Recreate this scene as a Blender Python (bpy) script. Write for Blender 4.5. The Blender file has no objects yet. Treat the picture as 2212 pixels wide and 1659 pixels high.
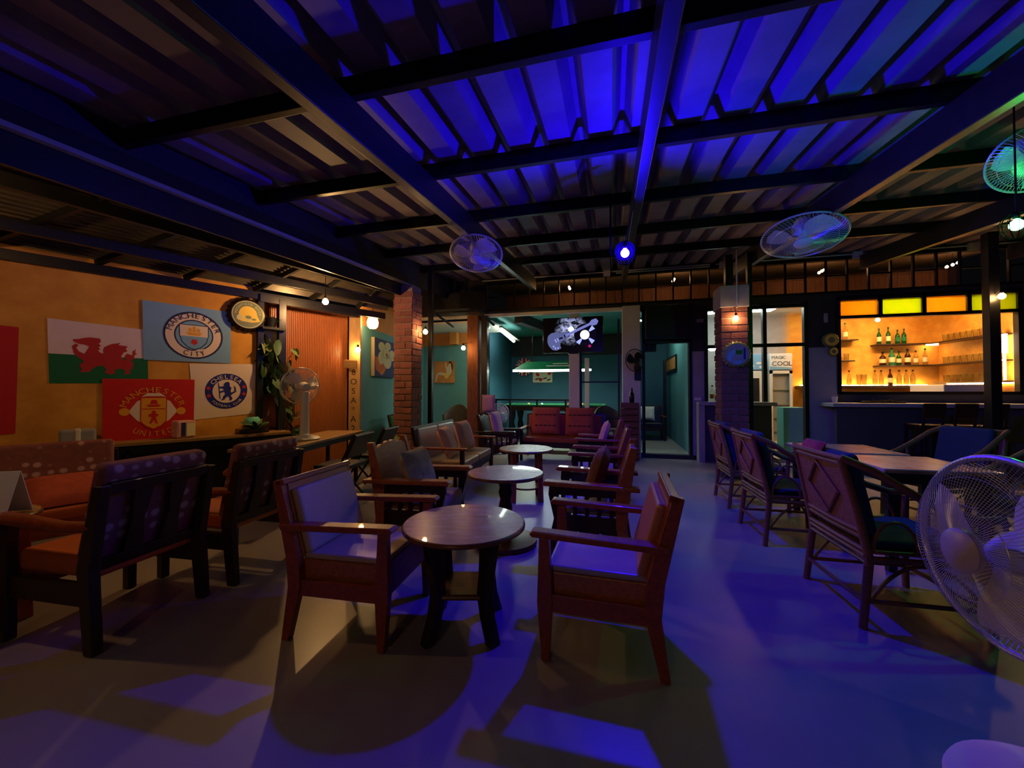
import bpy, bmesh, math, random
from mathutils import Vector, Matrix
random.seed(7)
SC = bpy.context.scene
COL = SC.collection
PI = math.pi
# ------------------------------------------------------------------ camera
F, CX, CY = 840.0, 1106.0, 829.5
YAW, PITCH, CAMH = math.radians(14.3), math.radians(1.06), 1.25
cam_d = bpy.data.cameras.new('camera'); cam_d.sensor_width = 36.0; cam_d.lens = 36.0 * F / 2212.0
cam_d.clip_start = 0.02; cam_d.clip_end = 200
cam = bpy.data.objects.new('camera', cam_d); COL.objects.link(cam)
cam.location = (0, 0, CAMH); cam.rotation_euler = (PI / 2 + PITCH, 0, YAW)
SC.camera = cam
# ------------------------------------------------------------------ world, exposure
SC.view_settings.view_transform = 'Standard'; SC.view_settings.look = 'None'
SC.view_settings.exposure = 0.22; SC.view_settings.gamma = 1.0; SC.view_settings.use_curve_mapping = False
w = bpy.data.worlds.new('night'); SC.world = w; w.use_nodes = True
w.node_tree.nodes['Background'].inputs[0].default_value = (0.55, 0.5, 0.62, 1)
w.node_tree.nodes['Background'].inputs[1].default_value = 0.003
try:
    SC.cycles.max_bounces = 5; SC.cycles.diffuse_bounces = 2; SC.cycles.glossy_bounces = 2; SC.cycles.adaptive_threshold = 0.03; SC.cycles.caustics_reflective = False; SC.cycles.caustics_refractive = False
    SC.cycles.transmission_bounces = 4; SC.cycles.transparent_max_bounces = 8
    SC.cycles.sample_clamp_indirect = 3.0
except Exception: pass
# lamp strengths (emission of the bulbs' glass, W/m2/sr)
E_BLUE, E_GREEN, E_WARM, E_FILL = 4300.0, 260.0, 150.0, 300.0

# ------------------------------------------------------------------ geometry of the view: turns a spot in the photograph into a place
FW = Vector((-math.sin(YAW) * math.cos(PITCH), math.cos(YAW) * math.cos(PITCH), math.sin(PITCH)))
RT = Vector((math.cos(YAW), math.sin(YAW), 0)); UP = RT.cross(FW)
EYE = Vector((0, 0, CAMH))
def ray(px, py): return FW + RT * ((px - CX) / F) + UP * ((CY - py) / F)
def atd(px, py, d): return EYE + ray(px, py) * d
def onz(px, py, z): r = ray(px, py); return EYE + r * ((z - CAMH) / r.z)
def ony(px, py, y): r = ray(px, py); return EYE + r * (y / r.y)
def onx(px, py, x): r = ray(px, py); return EYE + r * (x / r.x)
def onplane(px, py, p, n): r = ray(px, py); return EYE + r * ((p - EYE).dot(n) / r.dot(n))

# ------------------------------------------------------------------ materials
def lin(c):
    out = []
    for v in c[:3]:
        v = v / 255.0
        out.append(v / 12.92 if v <= 0.04045 else ((v + 0.055) / 1.055) ** 2.4)
    return tuple(out) + (1.0,)
MATS = {}
def mat(name, rgb, rough=0.6, metal=0.0, var=0.0, vs=6.0, st=(1, 1, 1), bump=0.0, bs=60.0, emit=None, es=0.0, trans=0.0,
        alpha=1.0, rand=0.0, rgb2=None, coat=0.0, spec=0.5, ior=1.45, rvar=0.0):
    if name in MATS: return MATS[name]
    m = bpy.data.materials.new(name); m.use_nodes = True
    nt = m.node_tree; N, L = nt.nodes, nt.links
    b = N['Principled BSDF']
    b.inputs['Base Color'].default_value = lin(rgb); b.inputs['Roughness'].default_value = rough
    b.inputs['Metallic'].default_value = metal; b.inputs['Transmission Weight'].default_value = trans
    b.inputs['Alpha'].default_value = alpha; b.inputs['Coat Weight'].default_value = coat
    b.inputs['Specular IOR Level'].default_value = spec; b.inputs['IOR'].default_value = ior
    if emit is not None:
        b.inputs['Emission Color'].default_value = emit if len(emit) == 4 else tuple(emit) + (1,)
        b.inputs['Emission Strength'].default_value = es
    if var or bump or rgb2 or rand or rvar:
        tc = N.new('ShaderNodeTexCoord'); mp = N.new('ShaderNodeMapping'); mp.inputs['Scale'].default_value = st
        L.new(tc.outputs['Object'], mp.inputs['Vector'])
    if var or rgb2 or rand:
        nz = N.new('ShaderNodeTexNoise'); nz.inputs['Scale'].default_value = vs; nz.inputs['Detail'].default_value = 5
        nz.inputs['Roughness'].default_value = 0.6
        L.new(mp.outputs['Vector'], nz.inputs['Vector'])
        rp = N.new('ShaderNodeValToRGB'); c = lin(rgb); c2 = lin(rgb2) if rgb2 else None
        rp.color_ramp.elements[0].position = 0.32; rp.color_ramp.elements[1].position = 0.68
        rp.color_ramp.elements[0].color = tuple(max(0, v * (1 - var)) for v in c[:3]) + (1,)
        rp.color_ramp.elements[1].color = c2 if c2 else tuple(min(1, v * (1 + var)) for v in c[:3]) + (1,)
        L.new(nz.outputs['Fac'], rp.inputs['Fac']); out = rp.outputs['Color']
        if rand:
            oi = N.new('ShaderNodeObjectInfo'); hs = N.new('ShaderNodeHueSaturation'); mr = N.new('ShaderNodeMapRange')
            mr.inputs['To Min'].default_value = 1 - rand; mr.inputs['To Max'].default_value = 1 + rand
            L.new(oi.outputs['Random'], mr.inputs['Value']); L.new(mr.outputs['Result'], hs.inputs['Value'])
            L.new(out, hs.inputs['Color']); out = hs.outputs['Color']
        L.new(out, b.inputs['Base Color'])
        if rvar:
            m2 = N.new('ShaderNodeMapRange'); m2.inputs['To Min'].default_value = max(0.03, rough - rvar)
            m2.inputs['To Max'].default_value = rough + rvar
            L.new(nz.outputs['Fac'], m2.inputs['Value']); L.new(m2.outputs['Result'], b.inputs['Roughness'])
    if bump:
        n2 = N.new('ShaderNodeTexNoise'); n2.inputs['Scale'].default_value = bs; n2.inputs['Detail'].default_value = 3
        L.new(mp.outputs['Vector'], n2.inputs['Vector'])
        bp = N.new('ShaderNodeBump'); bp.inputs['Strength'].default_value = bump; bp.inputs['Distance'].default_value = 0.01
        L.new(n2.outputs['Fac'], bp.inputs['Height']); L.new(bp.outputs['Normal'], b.inputs['Normal'])
    MATS[name] = m
    return m
def spots(name, rgb, rgb2, scale, rough=0.8):
    """woven cloth with small pale sprigs (cellular spots)"""
    m = mat(name, rgb, rough, var=0.15, vs=20, bump=0.3, bs=200); nt = m.node_tree; N, L = nt.nodes, nt.links
    b = N['Principled BSDF']; src = b.inputs['Base Color'].links[0].from_socket
    tc = N.new('ShaderNodeTexCoord'); v = N.new('ShaderNodeTexVoronoi'); v.inputs['Scale'].default_value = scale
    v.inputs['Randomness'].default_value = 0.35
    L.new(tc.outputs['Object'], v.inputs['Vector'])
    rp = N.new('ShaderNodeValToRGB'); rp.color_ramp.elements[0].position = 0.22; rp.color_ramp.elements[1].position = 0.36
    rp.color_ramp.elements[0].color = (1, 1, 1, 1); rp.color_ramp.elements[1].color = (0, 0, 0, 1)
    L.new(v.outputs['Distance'], rp.inputs['Fac'])
    mx = N.new('ShaderNodeMix'); mx.data_type = 'RGBA'
    L.new(rp.outputs['Color'], mx.inputs[0]); L.new(src, mx.inputs[6]); mx.inputs[7].default_value = lin(rgb2)
    L.new(mx.outputs[2], b.inputs['Base Color'])
    return m
def stained(name, rgb, rgb2):
    """cast coloured glass: scatters the light that comes through it"""
    m = bpy.data.materials.new(name); m.use_nodes = True; nt = m.node_tree; N, L = nt.nodes, nt.links
    N.remove(N['Principled BSDF']); out = N['Material Output']
    tc = N.new('ShaderNodeTexCoord'); nz = N.new('ShaderNodeTexNoise'); nz.inputs['Scale'].default_value = 9
    L.new(tc.outputs['Object'], nz.inputs['Vector'])
    rp = N.new('ShaderNodeValToRGB'); rp.color_ramp.elements[0].color = lin(rgb); rp.color_ramp.elements[1].color = lin(rgb2)
    L.new(nz.outputs['Fac'], rp.inputs['Fac'])
    tr = N.new('ShaderNodeBsdfTranslucent'); rf = N.new('ShaderNodeBsdfRefraction'); rf.inputs['Roughness'].default_value = 0.3; rf.inputs['IOR'].default_value = 1.05
    gl = N.new('ShaderNodeBsdfGlossy'); gl.inputs['Roughness'].default_value = 0.15
    L.new(rp.outputs['Color'], tr.inputs['Color']); L.new(rp.outputs['Color'], rf.inputs['Color'])
    m1 = N.new('ShaderNodeMixShader'); m1.inputs[0].default_value = 0.35; L.new(tr.outputs[0], m1.inputs[1]); L.new(rf.outputs[0], m1.inputs[2])
    m2 = N.new('ShaderNodeMixShader'); m2.inputs[0].default_value = 0.05; L.new(m1.outputs[0], m2.inputs[1]); L.new(gl.outputs[0], m2.inputs[2])
    L.new(m2.outputs[0], out.inputs['Surface']); MATS[name] = m
stained('pane_amber', (255, 218, 96), (255, 206, 80)); stained('pane_lime', (220, 240, 70), (190, 230, 60))
mat('floor', (154, 143, 138), 0.34, var=0.12, vs=0.9, bump=0.04, bs=5, rvar=0.10, spec=0.5)
mat('inner_floor', (150, 146, 132), 0.45, var=0.15, vs=3)
mat('ochre', (206, 138, 44), 0.75, rgb2=(222, 160, 62), var=0.15, vs=3.5, bump=0.25, bs=9)
mat('bar_ochre', (205, 136, 46), 0.7, rgb2=(226, 168, 70), var=0.12, vs=4, bump=0.2, bs=10)
mat('turquoise', (96, 158, 156), 0.7, var=0.06, vs=3, bump=0.05, bs=40)
mat('teal', (48, 94, 110), 0.7, var=0.08, vs=3, bump=0.05, bs=40)
mat('cream', (214, 196, 160), 0.7, var=0.06, vs=3)
mat('orange_band', (206, 138, 66), 0.7, var=0.08, vs=4)
mat('ceiling_white', (225, 218, 205), 0.8, var=0.03, vs=4)
mat('facade_dark', (46, 42, 44), 0.7, var=0.15, vs=5)
mat('facade_grey', (150, 152, 160), 0.7, var=0.08, vs=4)
mat('facade_low', (62, 64, 72), 0.65, var=0.15, vs=4)
mat('rib_brown', (172, 104, 58), 0.38, metal=0.0, var=0.06, vs=2)
mat('roof', (122, 108, 122), 0.6, metal=0.0, var=0.18, vs=3, bump=0.05, bs=30)
mat('low_roof', (84, 76, 70), 0.34, metal=0.3, var=0.2, vs=3)
mat('steel', (26, 25, 27), 0.38, metal=0.2, var=0.2, vs=12)
mat('steel_grey', (40, 38, 41), 0.35, metal=0.3, var=0.2, vs=12)
mat('black', (12, 12, 14), 0.5)
mat('matte_black', (3, 3, 4), 1.0, spec=0.0)  # flat black metal of the caged lamps, without gloss
mat('gloss_black', (8, 8, 10), 0.18)
mat('wood_red', (150, 66, 32), 0.36, var=0.3, vs=3, st=(3, 18, 18), bump=0.06, bs=20, coat=0.15)
mat('wood_orange', (178, 100, 44), 0.34, var=0.25, vs=3, st=(3, 16, 16), bump=0.06, bs=20, coat=0.15)
mat('wood_dark', (42, 24, 18), 0.36, var=0.3, vs=3, st=(3, 16, 16), bump=0.06, bs=20, coat=0.1)
mat('wood_top', (180, 142, 84), 0.26, rgb2=(206, 168, 104), var=0.25, vs=4, st=(2, 12, 12), bump=0.05, bs=20, rvar=0.08, coat=0.25)
mat('wood_edge', (112, 62, 30), 0.35, var=0.3, vs=4, st=(2, 12, 12))
mat('wood_plank', (150, 112, 66), 0.5, var=0.25, vs=3, st=(3, 14, 14))
mat('wood_column', (146, 84, 40), 0.6, var=0.35, vs=3, st=(10, 10, 2), bump=0.3, bs=12)
mat('wood_blond', (178, 136, 86), 0.6, var=0.15, vs=3, st=(8, 8, 1.5))
mat('vinyl_grey', (172, 158, 158), 0.34, var=0.05, vs=20, bump=0.05, bs=150)
mat('vinyl_cream', (196, 168, 138), 0.34, var=0.05, vs=20, bump=0.05, bs=150)
mat('vinyl_tan', (190, 120, 86), 0.34, var=0.05, vs=20, bump=0.05, bs=150)
mat('vinyl_orange', (196, 98, 40), 0.45, var=0.08, vs=12, bump=0.05, bs=120)
mat('vinyl_seat', (186, 150, 104), 0.45, var=0.08, vs=12)
mat('vinyl_navy', (18, 20, 40), 0.42, var=0.2, vs=10)
mat('cushion_pink', (210, 152, 146), 0.85, var=0.12, vs=7, st=(6, 1, 1), bump=0.15, bs=60)
mat('cushion_grey', (158, 140, 128), 0.9, rgb2=(190, 170, 150), var=0.35, vs=7, bump=0.3, bs=40)
mat('cushion_red', (176, 76, 54), 0.85, var=0.15, vs=20, bump=0.2, bs=120)
mat('cushion_brown', (112, 62, 40), 0.85, var=0.2, vs=10, bump=0.2, bs=60)
mat('cushion_white', (220, 214, 200), 0.85, var=0.05, vs=8)
mat('cushion_blue', (30, 44, 78), 0.8, var=0.15, vs=14, bump=0.2, bs=90)
mat('cushion_green', (30, 120, 80), 0.8, var=0.1, vs=8)
spots('floral', (132, 74, 72), (196, 150, 148), 14)
mat('rattan', (134, 84, 54), 0.42, var=0.25, vs=6, st=(2, 2, 16), bump=0.1, bs=30)
mat('rattan_weave', (150, 92, 62), 0.5, var=0.35, vs=60, bump=0.6, bs=160)
mat('wicker', (84, 70, 52), 0.7, var=0.35, vs=50, bump=0.6, bs=90)
mat('marble_top', (176, 140, 112), 0.22, rgb2=(204, 172, 142), var=0.2, vs=5, rvar=0.08)
mat('brick', (122, 74, 68), 0.85, var=0.22, vs=18, bump=0.5, bs=50, rand=0.22)
mat('mortar', (132, 116, 104), 0.95, var=0.2, vs=20, bump=0.6, bs=60)
mat('plaster_grey', (150, 146, 150), 0.8, var=0.1, vs=8)
mat('white_plastic', (222, 216, 212), 0.35)
mat('pale_blade', (214, 208, 204), 0.3, trans=0.0, alpha=0.85)
mat('wire', (206, 200, 200), 0.3, metal=0.4)
mat('wire_dark', (40, 38, 42), 0.4, metal=0.3)
mat('white_paint', (206, 196, 192), 0.6, var=0.05, vs=6)
mat('conduit', (196, 196, 198), 0.45)
mat('chrome', (190, 190, 190), 0.18, metal=1.0)
mat('glass', (255, 255, 255), 0.02, trans=1.0, ior=1.1, alpha=0.35, spec=0.5)
mat('bottle_clear', (225, 235, 225), 0.03, trans=1.0, ior=1.3, alpha=0.6)
mat('bottle_green', (40, 120, 60), 0.05, trans=0.8, ior=1.3)
mat('bottle_brown', (70, 36, 14), 0.08, trans=0.5, ior=1.3)
mat('leaf', (42, 78, 44), 0.5, var=0.35, vs=14)
mat('leaf_pale', (120, 132, 84), 0.55, var=0.35, vs=14)
mat('soil', (60, 44, 30), 0.9)
mat('aqua_glass', (120, 210, 190), 0.2, alpha=0.9)
mat('paper', (226, 224, 226), 0.7)
mat('label_paper', (226, 214, 170), 0.7)
mat('f_sky', (122, 166, 206), 0.8, var=0.05, vs=5, bump=0.8, bs=2.5); mat('f_navy', (30, 36, 84), 0.8); mat('f_white', (222, 200, 200), 0.8, var=0.04, vs=6, bump=0.5, bs=3)
mat('f_green', (20, 104, 62), 0.8); mat('f_red', (200, 26, 24), 0.8, var=0.06, vs=5, bump=0.5, bs=3); mat('f_dragon', (176, 40, 44), 0.8)
mat('f_gold', (226, 158, 40), 0.8); mat('f_blue', (22, 34, 130), 0.8); mat('f_crimson', (190, 34, 40), 0.8); mat('f_cream', (228, 208, 190), 0.8)
mat('cap_green', (120, 128, 84), 0.4, metal=0.2); mat('cap_yellow', (232, 196, 70), 0.5); mat('cap_black', (34, 20, 14), 0.35)
mat('cap_pale', (196, 200, 150), 0.5)
mat('baize', (30, 110, 66), 0.85); mat('shade_green', (18, 116, 70), 0.4)
mat('emit_tube', (255, 255, 255), 0.5, emit=(0.82, 1.0, 0.92), es=16.0)
mat('emit_panel', (255, 255, 255), 0.5, emit=(0.8, 1.0, 0.9), es=42.0)
mat('emit_blue', (90, 60, 255), 0.3, emit=(0.014, 0.0015, 1.0), es=E_BLUE)
mat('emit_green', (60, 255, 120), 0.3, emit=(0.03, 1.0, 0.14), es=E_GREEN)
mat('emit_warm', (255, 220, 160), 0.3, emit=(1.0, 0.55, 0.19), es=E_WARM)
mat('emit_strong', (255, 220, 160), 0.3, emit=(1.0, 0.55, 0.19), es=850.0)
mat('emit_side', (255, 220, 160), 0.3, emit=(1.0, 0.55, 0.19), es=330.0)
mat('emit_dim', (255, 220, 160), 0.3, emit=(1.0, 0.55, 0.19), es=110.0)
mat('emit_small', (255, 220, 160), 0.3, emit=(1.0, 0.52, 0.2), es=34.0)
mat('emit_fill', (255, 220, 180), 0.3, emit=(1.0, 0.62, 0.38), es=E_FILL)
mat('emit_bar', (255, 220, 160), 0.3, emit=(1.0, 0.56, 0.20), es=56.0)
mat('emit_pink', (255, 220, 220), 0.3, emit=(1.0, 0.62, 0.4), es=40.0)
mat('emit_pool', (255, 255, 255), 0.5, emit=(0.8, 1.0, 0.9), es=17.0)
mat('emit_column', (255, 220, 160), 0.3, emit=(1.0, 0.55, 0.19), es=60.0)
mat('emit_loft', (255, 220, 160), 0.3, emit=(1.0, 0.52, 0.2), es=260.0)
mat('emit_shade', (255, 210, 140), 0.5, emit=(1.0, 0.58, 0.22), es=30.0)

# ------------------------------------------------------------------ mesh builder
class MB:
    def __init__(s): s.v = []; s.f = []; s.sm = []; s.x = None
    def add(s, vs, fs, smooth=False):
        o = len(s.v)
        for p in vs:
            p = Vector(p)
            s.v.append(s.x @ p if s.x is not None else p)
        for f in fs: s.f.append([i + o for i in f]); s.sm.append(smooth)
        return s
    def box(s, c, d, rot=None):
        hx, hy, hz = d[0] / 2, d[1] / 2, d[2] / 2
        R = rot if rot is not None else Matrix.Identity(3)
        vs = [Vector(c) + R @ Vector((x * hx, y * hy, z * hz)) for x in (-1, 1) for y in (-1, 1) for z in (-1, 1)]
        return s.add(vs, [(0, 1, 3, 2), (4, 6, 7, 5), (0, 4, 5, 1), (2, 3, 7, 6), (0, 2, 6, 4), (1, 5, 7, 3)])
    def mm(s, a, b): return s.box([(a[i] + b[i]) / 2 for i in range(3)], [abs(a[i] - b[i]) for i in range(3)])
    def bar(s, a, b, wd, h, upv=(0, 0, 1)):
        a, b = Vector(a), Vector(b); d = b - a
        if d.length < 1e-6: return s
        y = d.normalized(); x = y.cross(Vector(upv))
        if x.length < 1e-4: x = y.cross(Vector((1, 0, 0)))
        x.normalize(); z = x.cross(y)
        R = Matrix((x, y, z)).transposed()
        return s.box((a + b) / 2, (wd, d.length, h), R)
    def tube(s, pts, r, n=8, closed=False, cap=True):
        pts = [Vector(p) for p in pts]; k = len(pts)
        rs = r if isinstance(r, (list, tuple)) else [r] * k
        vs = []; fs = []; prev = None
        for i in range(k):
            if closed: t = pts[(i + 1) % k] - pts[(i - 1) % k]
            else: t = pts[min(i + 1, k - 1)] - pts[max(i - 1, 0)]
            t.normalize()
            if prev is None:
                a = Vector((0, 0, 1)) if abs(t.z) < 0.9 else Vector((1, 0, 0))
                u = t.cross(a).normalized()
            else:
                u = prev - t * prev.dot(t)
                if u.length < 1e-5: u = t.cross(Vector((0, 0, 1)))
                u.normalize()
            prev = u; q = t.cross(u)
            for j in range(n):
                a = 2 * PI * j / n
                vs.append(pts[i] + (u * math.cos(a) + q * math.sin(a)) * rs[i])
        for i in range(k if closed else k - 1):
            i2 = (i + 1) % k
            for j in range(n):
                j2 = (j + 1) % n
                fs.append((i * n + j, i * n + j2, i2 * n + j2, i2 * n + j))
        if not closed and cap:
            fs.append(tuple(range(n - 1, -1, -1))); fs.append(tuple((k - 1) * n + j for j in range(n)))
        return s.add(vs, fs, True)
    def lathe(s, prof, n=20, c=(0, 0, 0), axis=None):
        vs = []; fs = []; k = len(prof); c = Vector(c)
        R = Matrix.Identity(3) if axis is None else Vector((0, 0, 1)).rotation_difference(Vector(axis).normalized()).to_matrix()
        for (r, z) in prof:
            for j in range(n):
                a = 2 * PI * j / n
                vs.append(c + R @ Vector((max(r, 1e-5) * math.cos(a), max(r, 1e-5) * math.sin(a), z)))
        for i in range(k - 1):
            for j in range(n):
                j2 = (j + 1) % n
                fs.append((i * n + j, i * n + j2, (i + 1) * n + j2, (i + 1) * n + j))
        if prof[0][0] > 1e-4: fs.append(tuple(range(n - 1, -1, -1)))
        if prof[-1][0] > 1e-4: fs.append(tuple((k - 1) * n + j for j in range(n)))
        return s.add(vs, fs, True)
    def ball(s, c, r, n=14, m=8, sc=(1, 1, 1)):
        prof = [(r * math.sin(PI * i / m), -r * math.cos(PI * i / m)) for i in range(m + 1)]
        o = len(s.v); s.lathe(prof, n); 
        for i in range(o, len(s.v)):
            p = s.v[i] if s.x is None else s.x.inverted() @ s.v[i]
            q = Vector((p.x * sc[0], p.y * sc[1], p.z * sc[2])) + Vector(c)
            s.v[i] = q if s.x is None else s.x @ q
        return s
    def prism(s, poly, f, t0, t1):
        """poly of (a,b); f(a,b,t) -> 3D"""
        n = len(poly); vs = [f(a, b, t0) for a, b in poly] + [f(a, b, t1) for a, b in poly]
        fs = [tuple(range(n)), tuple(range(2 * n - 1, n - 1, -1))] + [(i, (i + 1) % n, n + (i + 1) % n, n + i) for i in range(n)]
        return s.add(vs, fs)
    def build(s, name, m, parent=None, bevel=0.0, smooth=None, seg=2):
        me = bpy.data.meshes.new(name)
        me.from_pydata([tuple(p) for p in s.v], [], s.f)
        me.polygons.foreach_set('use_smooth', [bool(b) if smooth is None else smooth for b in s.sm])
        bm = bmesh.new(); bm.from_mesh(me); bmesh.ops.recalc_face_normals(bm, faces=bm.faces)
        big = [f for f in bm.faces if len(f.verts) > 4]
        if big: bmesh.ops.triangulate(bm, faces=big)
        bm.to_mesh(me); bm.free()
        if any(s.sm) and smooth is None:
            try: me.set_sharp_from_angle(angle=math.radians(45))
            except Exception: pass
        me.materials.append(MATS[m] if isinstance(m, str) else m)
        o = bpy.data.objects.new(name, me); COL.objects.link(o)
        if parent is not None: o.parent = parent
        if bevel:
            b = o.modifiers.new('bevel', 'BEVEL'); b.width = bevel; b.segments = seg; b.limit_method = 'ANGLE'
            b.angle_limit = math.radians(40)
        return o
def tag(o, label=None, cat=None, group=None, kind=None):
    if label: o['label'] = label
    if cat: o['category'] = cat
    if group: o['group'] = group
    if kind: o['kind'] = kind
    return o
def thing(name, label, cat, loc=(0, 0, 0), rz=0.0, group=None, kind=None):
    o = bpy.data.objects.new(name, None); COL.objects.link(o); o.empty_display_size = 0.1
    o.location = loc; o.rotation_euler = (0, 0, rz)
    return tag(o, label, cat, group, kind)
def struct(name, mb, m, label=None, bevel=0.0, parent=None):
    o = mb.build(name, m, parent, bevel)
    if parent is None: tag(o, label, None, None, 'structure')
    return o
def rx(a): return Matrix.Rotation(a, 3, 'X')
def ry(a): return Matrix.Rotation(a, 3, 'Y')
def rz_(a): return Matrix.Rotation(a, 3, 'Z')
def arc(c, r, a0, a1, n, f):
    return [f(c[0] + r * math.cos(a0 + (a1 - a0) * i / n), c[1] + r * math.sin(a0 + (a1 - a0) * i / n)) for i in range(n + 1)]
def pillow(mb, c, wd, h, t, R=None, n=10, pinch=0.06):
    """soft cushion: wd along x, h along z, thickness t along y"""
    R = R if R is not None else Matrix.Identity(3); vs = []; fs = []; c = Vector(c)
    for side in (1, -1):
        for i in range(n + 1):
            for j in range(n + 1):
                u, v = -1 + 2 * i / n, -1 + 2 * j / n
                b = max(0.0, (1 - u ** 4) * (1 - v ** 4)) ** 0.5
                k = 1 - pinch * (1 - abs(u * v)) * (abs(u) ** 3 + abs(v) ** 3) * 0.5
                vs.append(c + R @ Vector((u * wd / 2 * k, side * t / 2 * b, v * h / 2 * k)))
    m_ = (n + 1) ** 2
    for sidx in (0, 1):
        for i in range(n):
            for j in range(n):
                q = (sidx * m_ + i * (n + 1) + j, sidx * m_ + (i + 1) * (n + 1) + j, sidx * m_ + (i + 1) * (n + 1) + j + 1, sidx * m_ + i * (n + 1) + j + 1)
                fs.append(q if sidx == 0 else q[::-1])
    mb.add(vs, fs, True)
    return mb
# ---- lettering: glyph outlines of the built-in font as flat meshes
_GL = {}
def glyph(ch):
    if ch in _GL: return _GL[ch]
    cu = bpy.data.curves.new('glyph', 'FONT'); cu.body = ch; cu.size = 1.0; cu.resolution_u = 3
    o = bpy.data.objects.new('glyph', cu); COL.objects.link(o)
    dg = bpy.context.evaluated_depsgraph_get(); me = o.evaluated_get(dg).to_mesh()
    vs = [(p.co.x, p.co.y) for p in me.vertices]; fs = [tuple(p.vertices) for p in me.polygons]
    o.evaluated_get(dg).to_mesh_clear(); bpy.data.objects.remove(o); bpy.data.curves.remove(cu)
    wd = (max(v[0] for v in vs) - min(v[0] for v in vs)) if vs else 0.3
    x0 = min(v[0] for v in vs) if vs else 0
    _GL[ch] = ([(v[0] - x0, v[1]) for v in vs], fs, wd); return _GL[ch]
def text_line(mb, s, size, f, x0=0.0, y0=0.0, gap=0.08, center=True, sx=1.0):
    """f(x,y)->3D"""
    wtot = sum((glyph(c)[2] if c != ' ' else 0.3) + gap for c in s) * size * sx - gap * size * sx
    x = x0 - (wtot / 2 if center else 0)
    for c in s:
        if c == ' ': x += (0.3 + gap) * size * sx; continue
        vs, fs, wd = glyph(c)
        mb.add([f(x + v[0] * size * sx, y0 + v[1] * size) for v in vs], fs); x += (wd + gap) * size * sx
def text_arc(mb, s, size, cx, cy, r, a_mid, f, span, inward=False):
    """letters along a circle; a_mid = middle angle; span = total angle"""
    n = len(s)
    for i, c in enumerate(s):
        if c == ' ': continue
        t = (i - (n - 1) / 2) / max(1, n - 1)
        a = a_mid + (span * t if inward else -span * t)
        vs, fs, wd = glyph(c)
        pts = []
        for (x, y) in vs:
            lx, ly = (x - wd / 2) * size, y * size
            if inward: rr = r - ly; aa = a + lx / r
            else: rr = r + ly; aa = a - lx / r
            pts.append(f(cx + rr * math.cos(aa), cy + rr * math.sin(aa)))
        mb.add(pts, fs)
def disc(cx, cy, r, n=32, ry_=None): return [(cx + r * math.cos(2 * PI * i / n), cy + (ry_ or r) * math.sin(2 * PI * i / n)) for i in range(n)]
def ring(mb, cx, cy, r0, r1, f, n=40):
    vs = [f(cx + r * math.cos(2 * PI * i / n), cy + r * math.sin(2 * PI * i / n)) for r in (r0, r1) for i in range(n)]
    mb.add(vs, [(i, (i + 1) % n, n + (i + 1) % n, n + i) for i in range(n)])
def flat(mb, poly, f): mb.add([f(a, b) for a, b in poly], [tuple(range(len(poly)))])
def bulb(name, label, p, r=0.035, m='emit_warm', cord=None, group=None, cage=False, base=True, light=None):
    t = thing(name, label, 'lamp', p, 0, group)
    MB().lathe([(r * math.sin(PI * i / 8), -r * math.cos(PI * i / 8)) for i in range(8)] + [(r * 0.42, r * 1.15)], 16).build('bulb_glass', m, t)
    if base: MB().lathe([(r * 0.46, r * 1.1), (r * 0.5, r * 1.9), (r * 0.3, r * 2.3), (0, r * 2.35)], 12).build('socket', 'black', t)
    if cord is not None: MB().tube([(0, 0, r * 2.2), Vector(cord) - Vector(p)], 0.005, 6).build('cord', 'black', t)
    if cage:
        mb = MB()
        for k in range(6):
            a = PI * k / 6
            mb.tube([(2.2 * r * math.cos(b) * math.cos(a), 2.2 * r * math.cos(b) * math.sin(a), 2.6 * r * math.sin(b) - 0.2 * r) for b in [2 * PI * i / 24 for i in range(24)]], 0.0022, 4, True)
        mb.build('cage', 'matte_black', t)
    return t
# ================================================================== THE SETTING
FY = 7.75                                    # front of the house
def roofz(y): return 2.86 + 0.095 * y
# floor of the terrace and the raised floor indoors
struct('floor', MB().mm((-9, -4, -0.1), (9, FY, 0.0)), 'floor')
struct('floor', MB().mm((-9, FY, -0.1), (9, 13, 0.07)), 'inner_floor')
# ---- corrugated roof
mb = MB(); PITCHX = 0.30
prof = []
x = -3.75
while x < 6.9:
    prof += [(x, 0), (x + 0.165, 0), (x + 0.218, 0.10), (x + 0.247, 0.10)]; x += PITCHX
ys = [-3.0, 1.9, 4.5, FY + 0.3]
vs = []; fs = []
for (px_, h) in prof:
    for y in ys: vs.append((px_, y, roofz(y) + h))
k = len(ys)
for i in range(len(prof) - 1):
    for j in range(k - 1): fs.append((i * k + j, (i + 1) * k + j, (i + 1) * k + j + 1, i * k + j + 1))
mb.add(vs, fs); struct('ceiling', mb, 'roof')
for y in (-1.3, -0.25, 0.85, 1.9, 2.95, 4.03, 5.1, 6.2):      # purlins under the sheets
    z = roofz(y) - 0.062
    struct('purlin', MB().box((1.55, y, z), (10.5, 0.05, 0.12)), 'steel', bevel=0.004)
for x in (-1.45, 0.23, 2.05, 3.94, 5.8):                          # rafters under the purlins
    a = (x, -2.5, roofz(-2.5) - 0.235); b = (x, FY - 0.3, roofz(FY - 0.3) - 0.235)
    struct('rafter', MB().bar(a, b, 0.075, 0.22), 'steel_grey', bevel=0.005)
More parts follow.
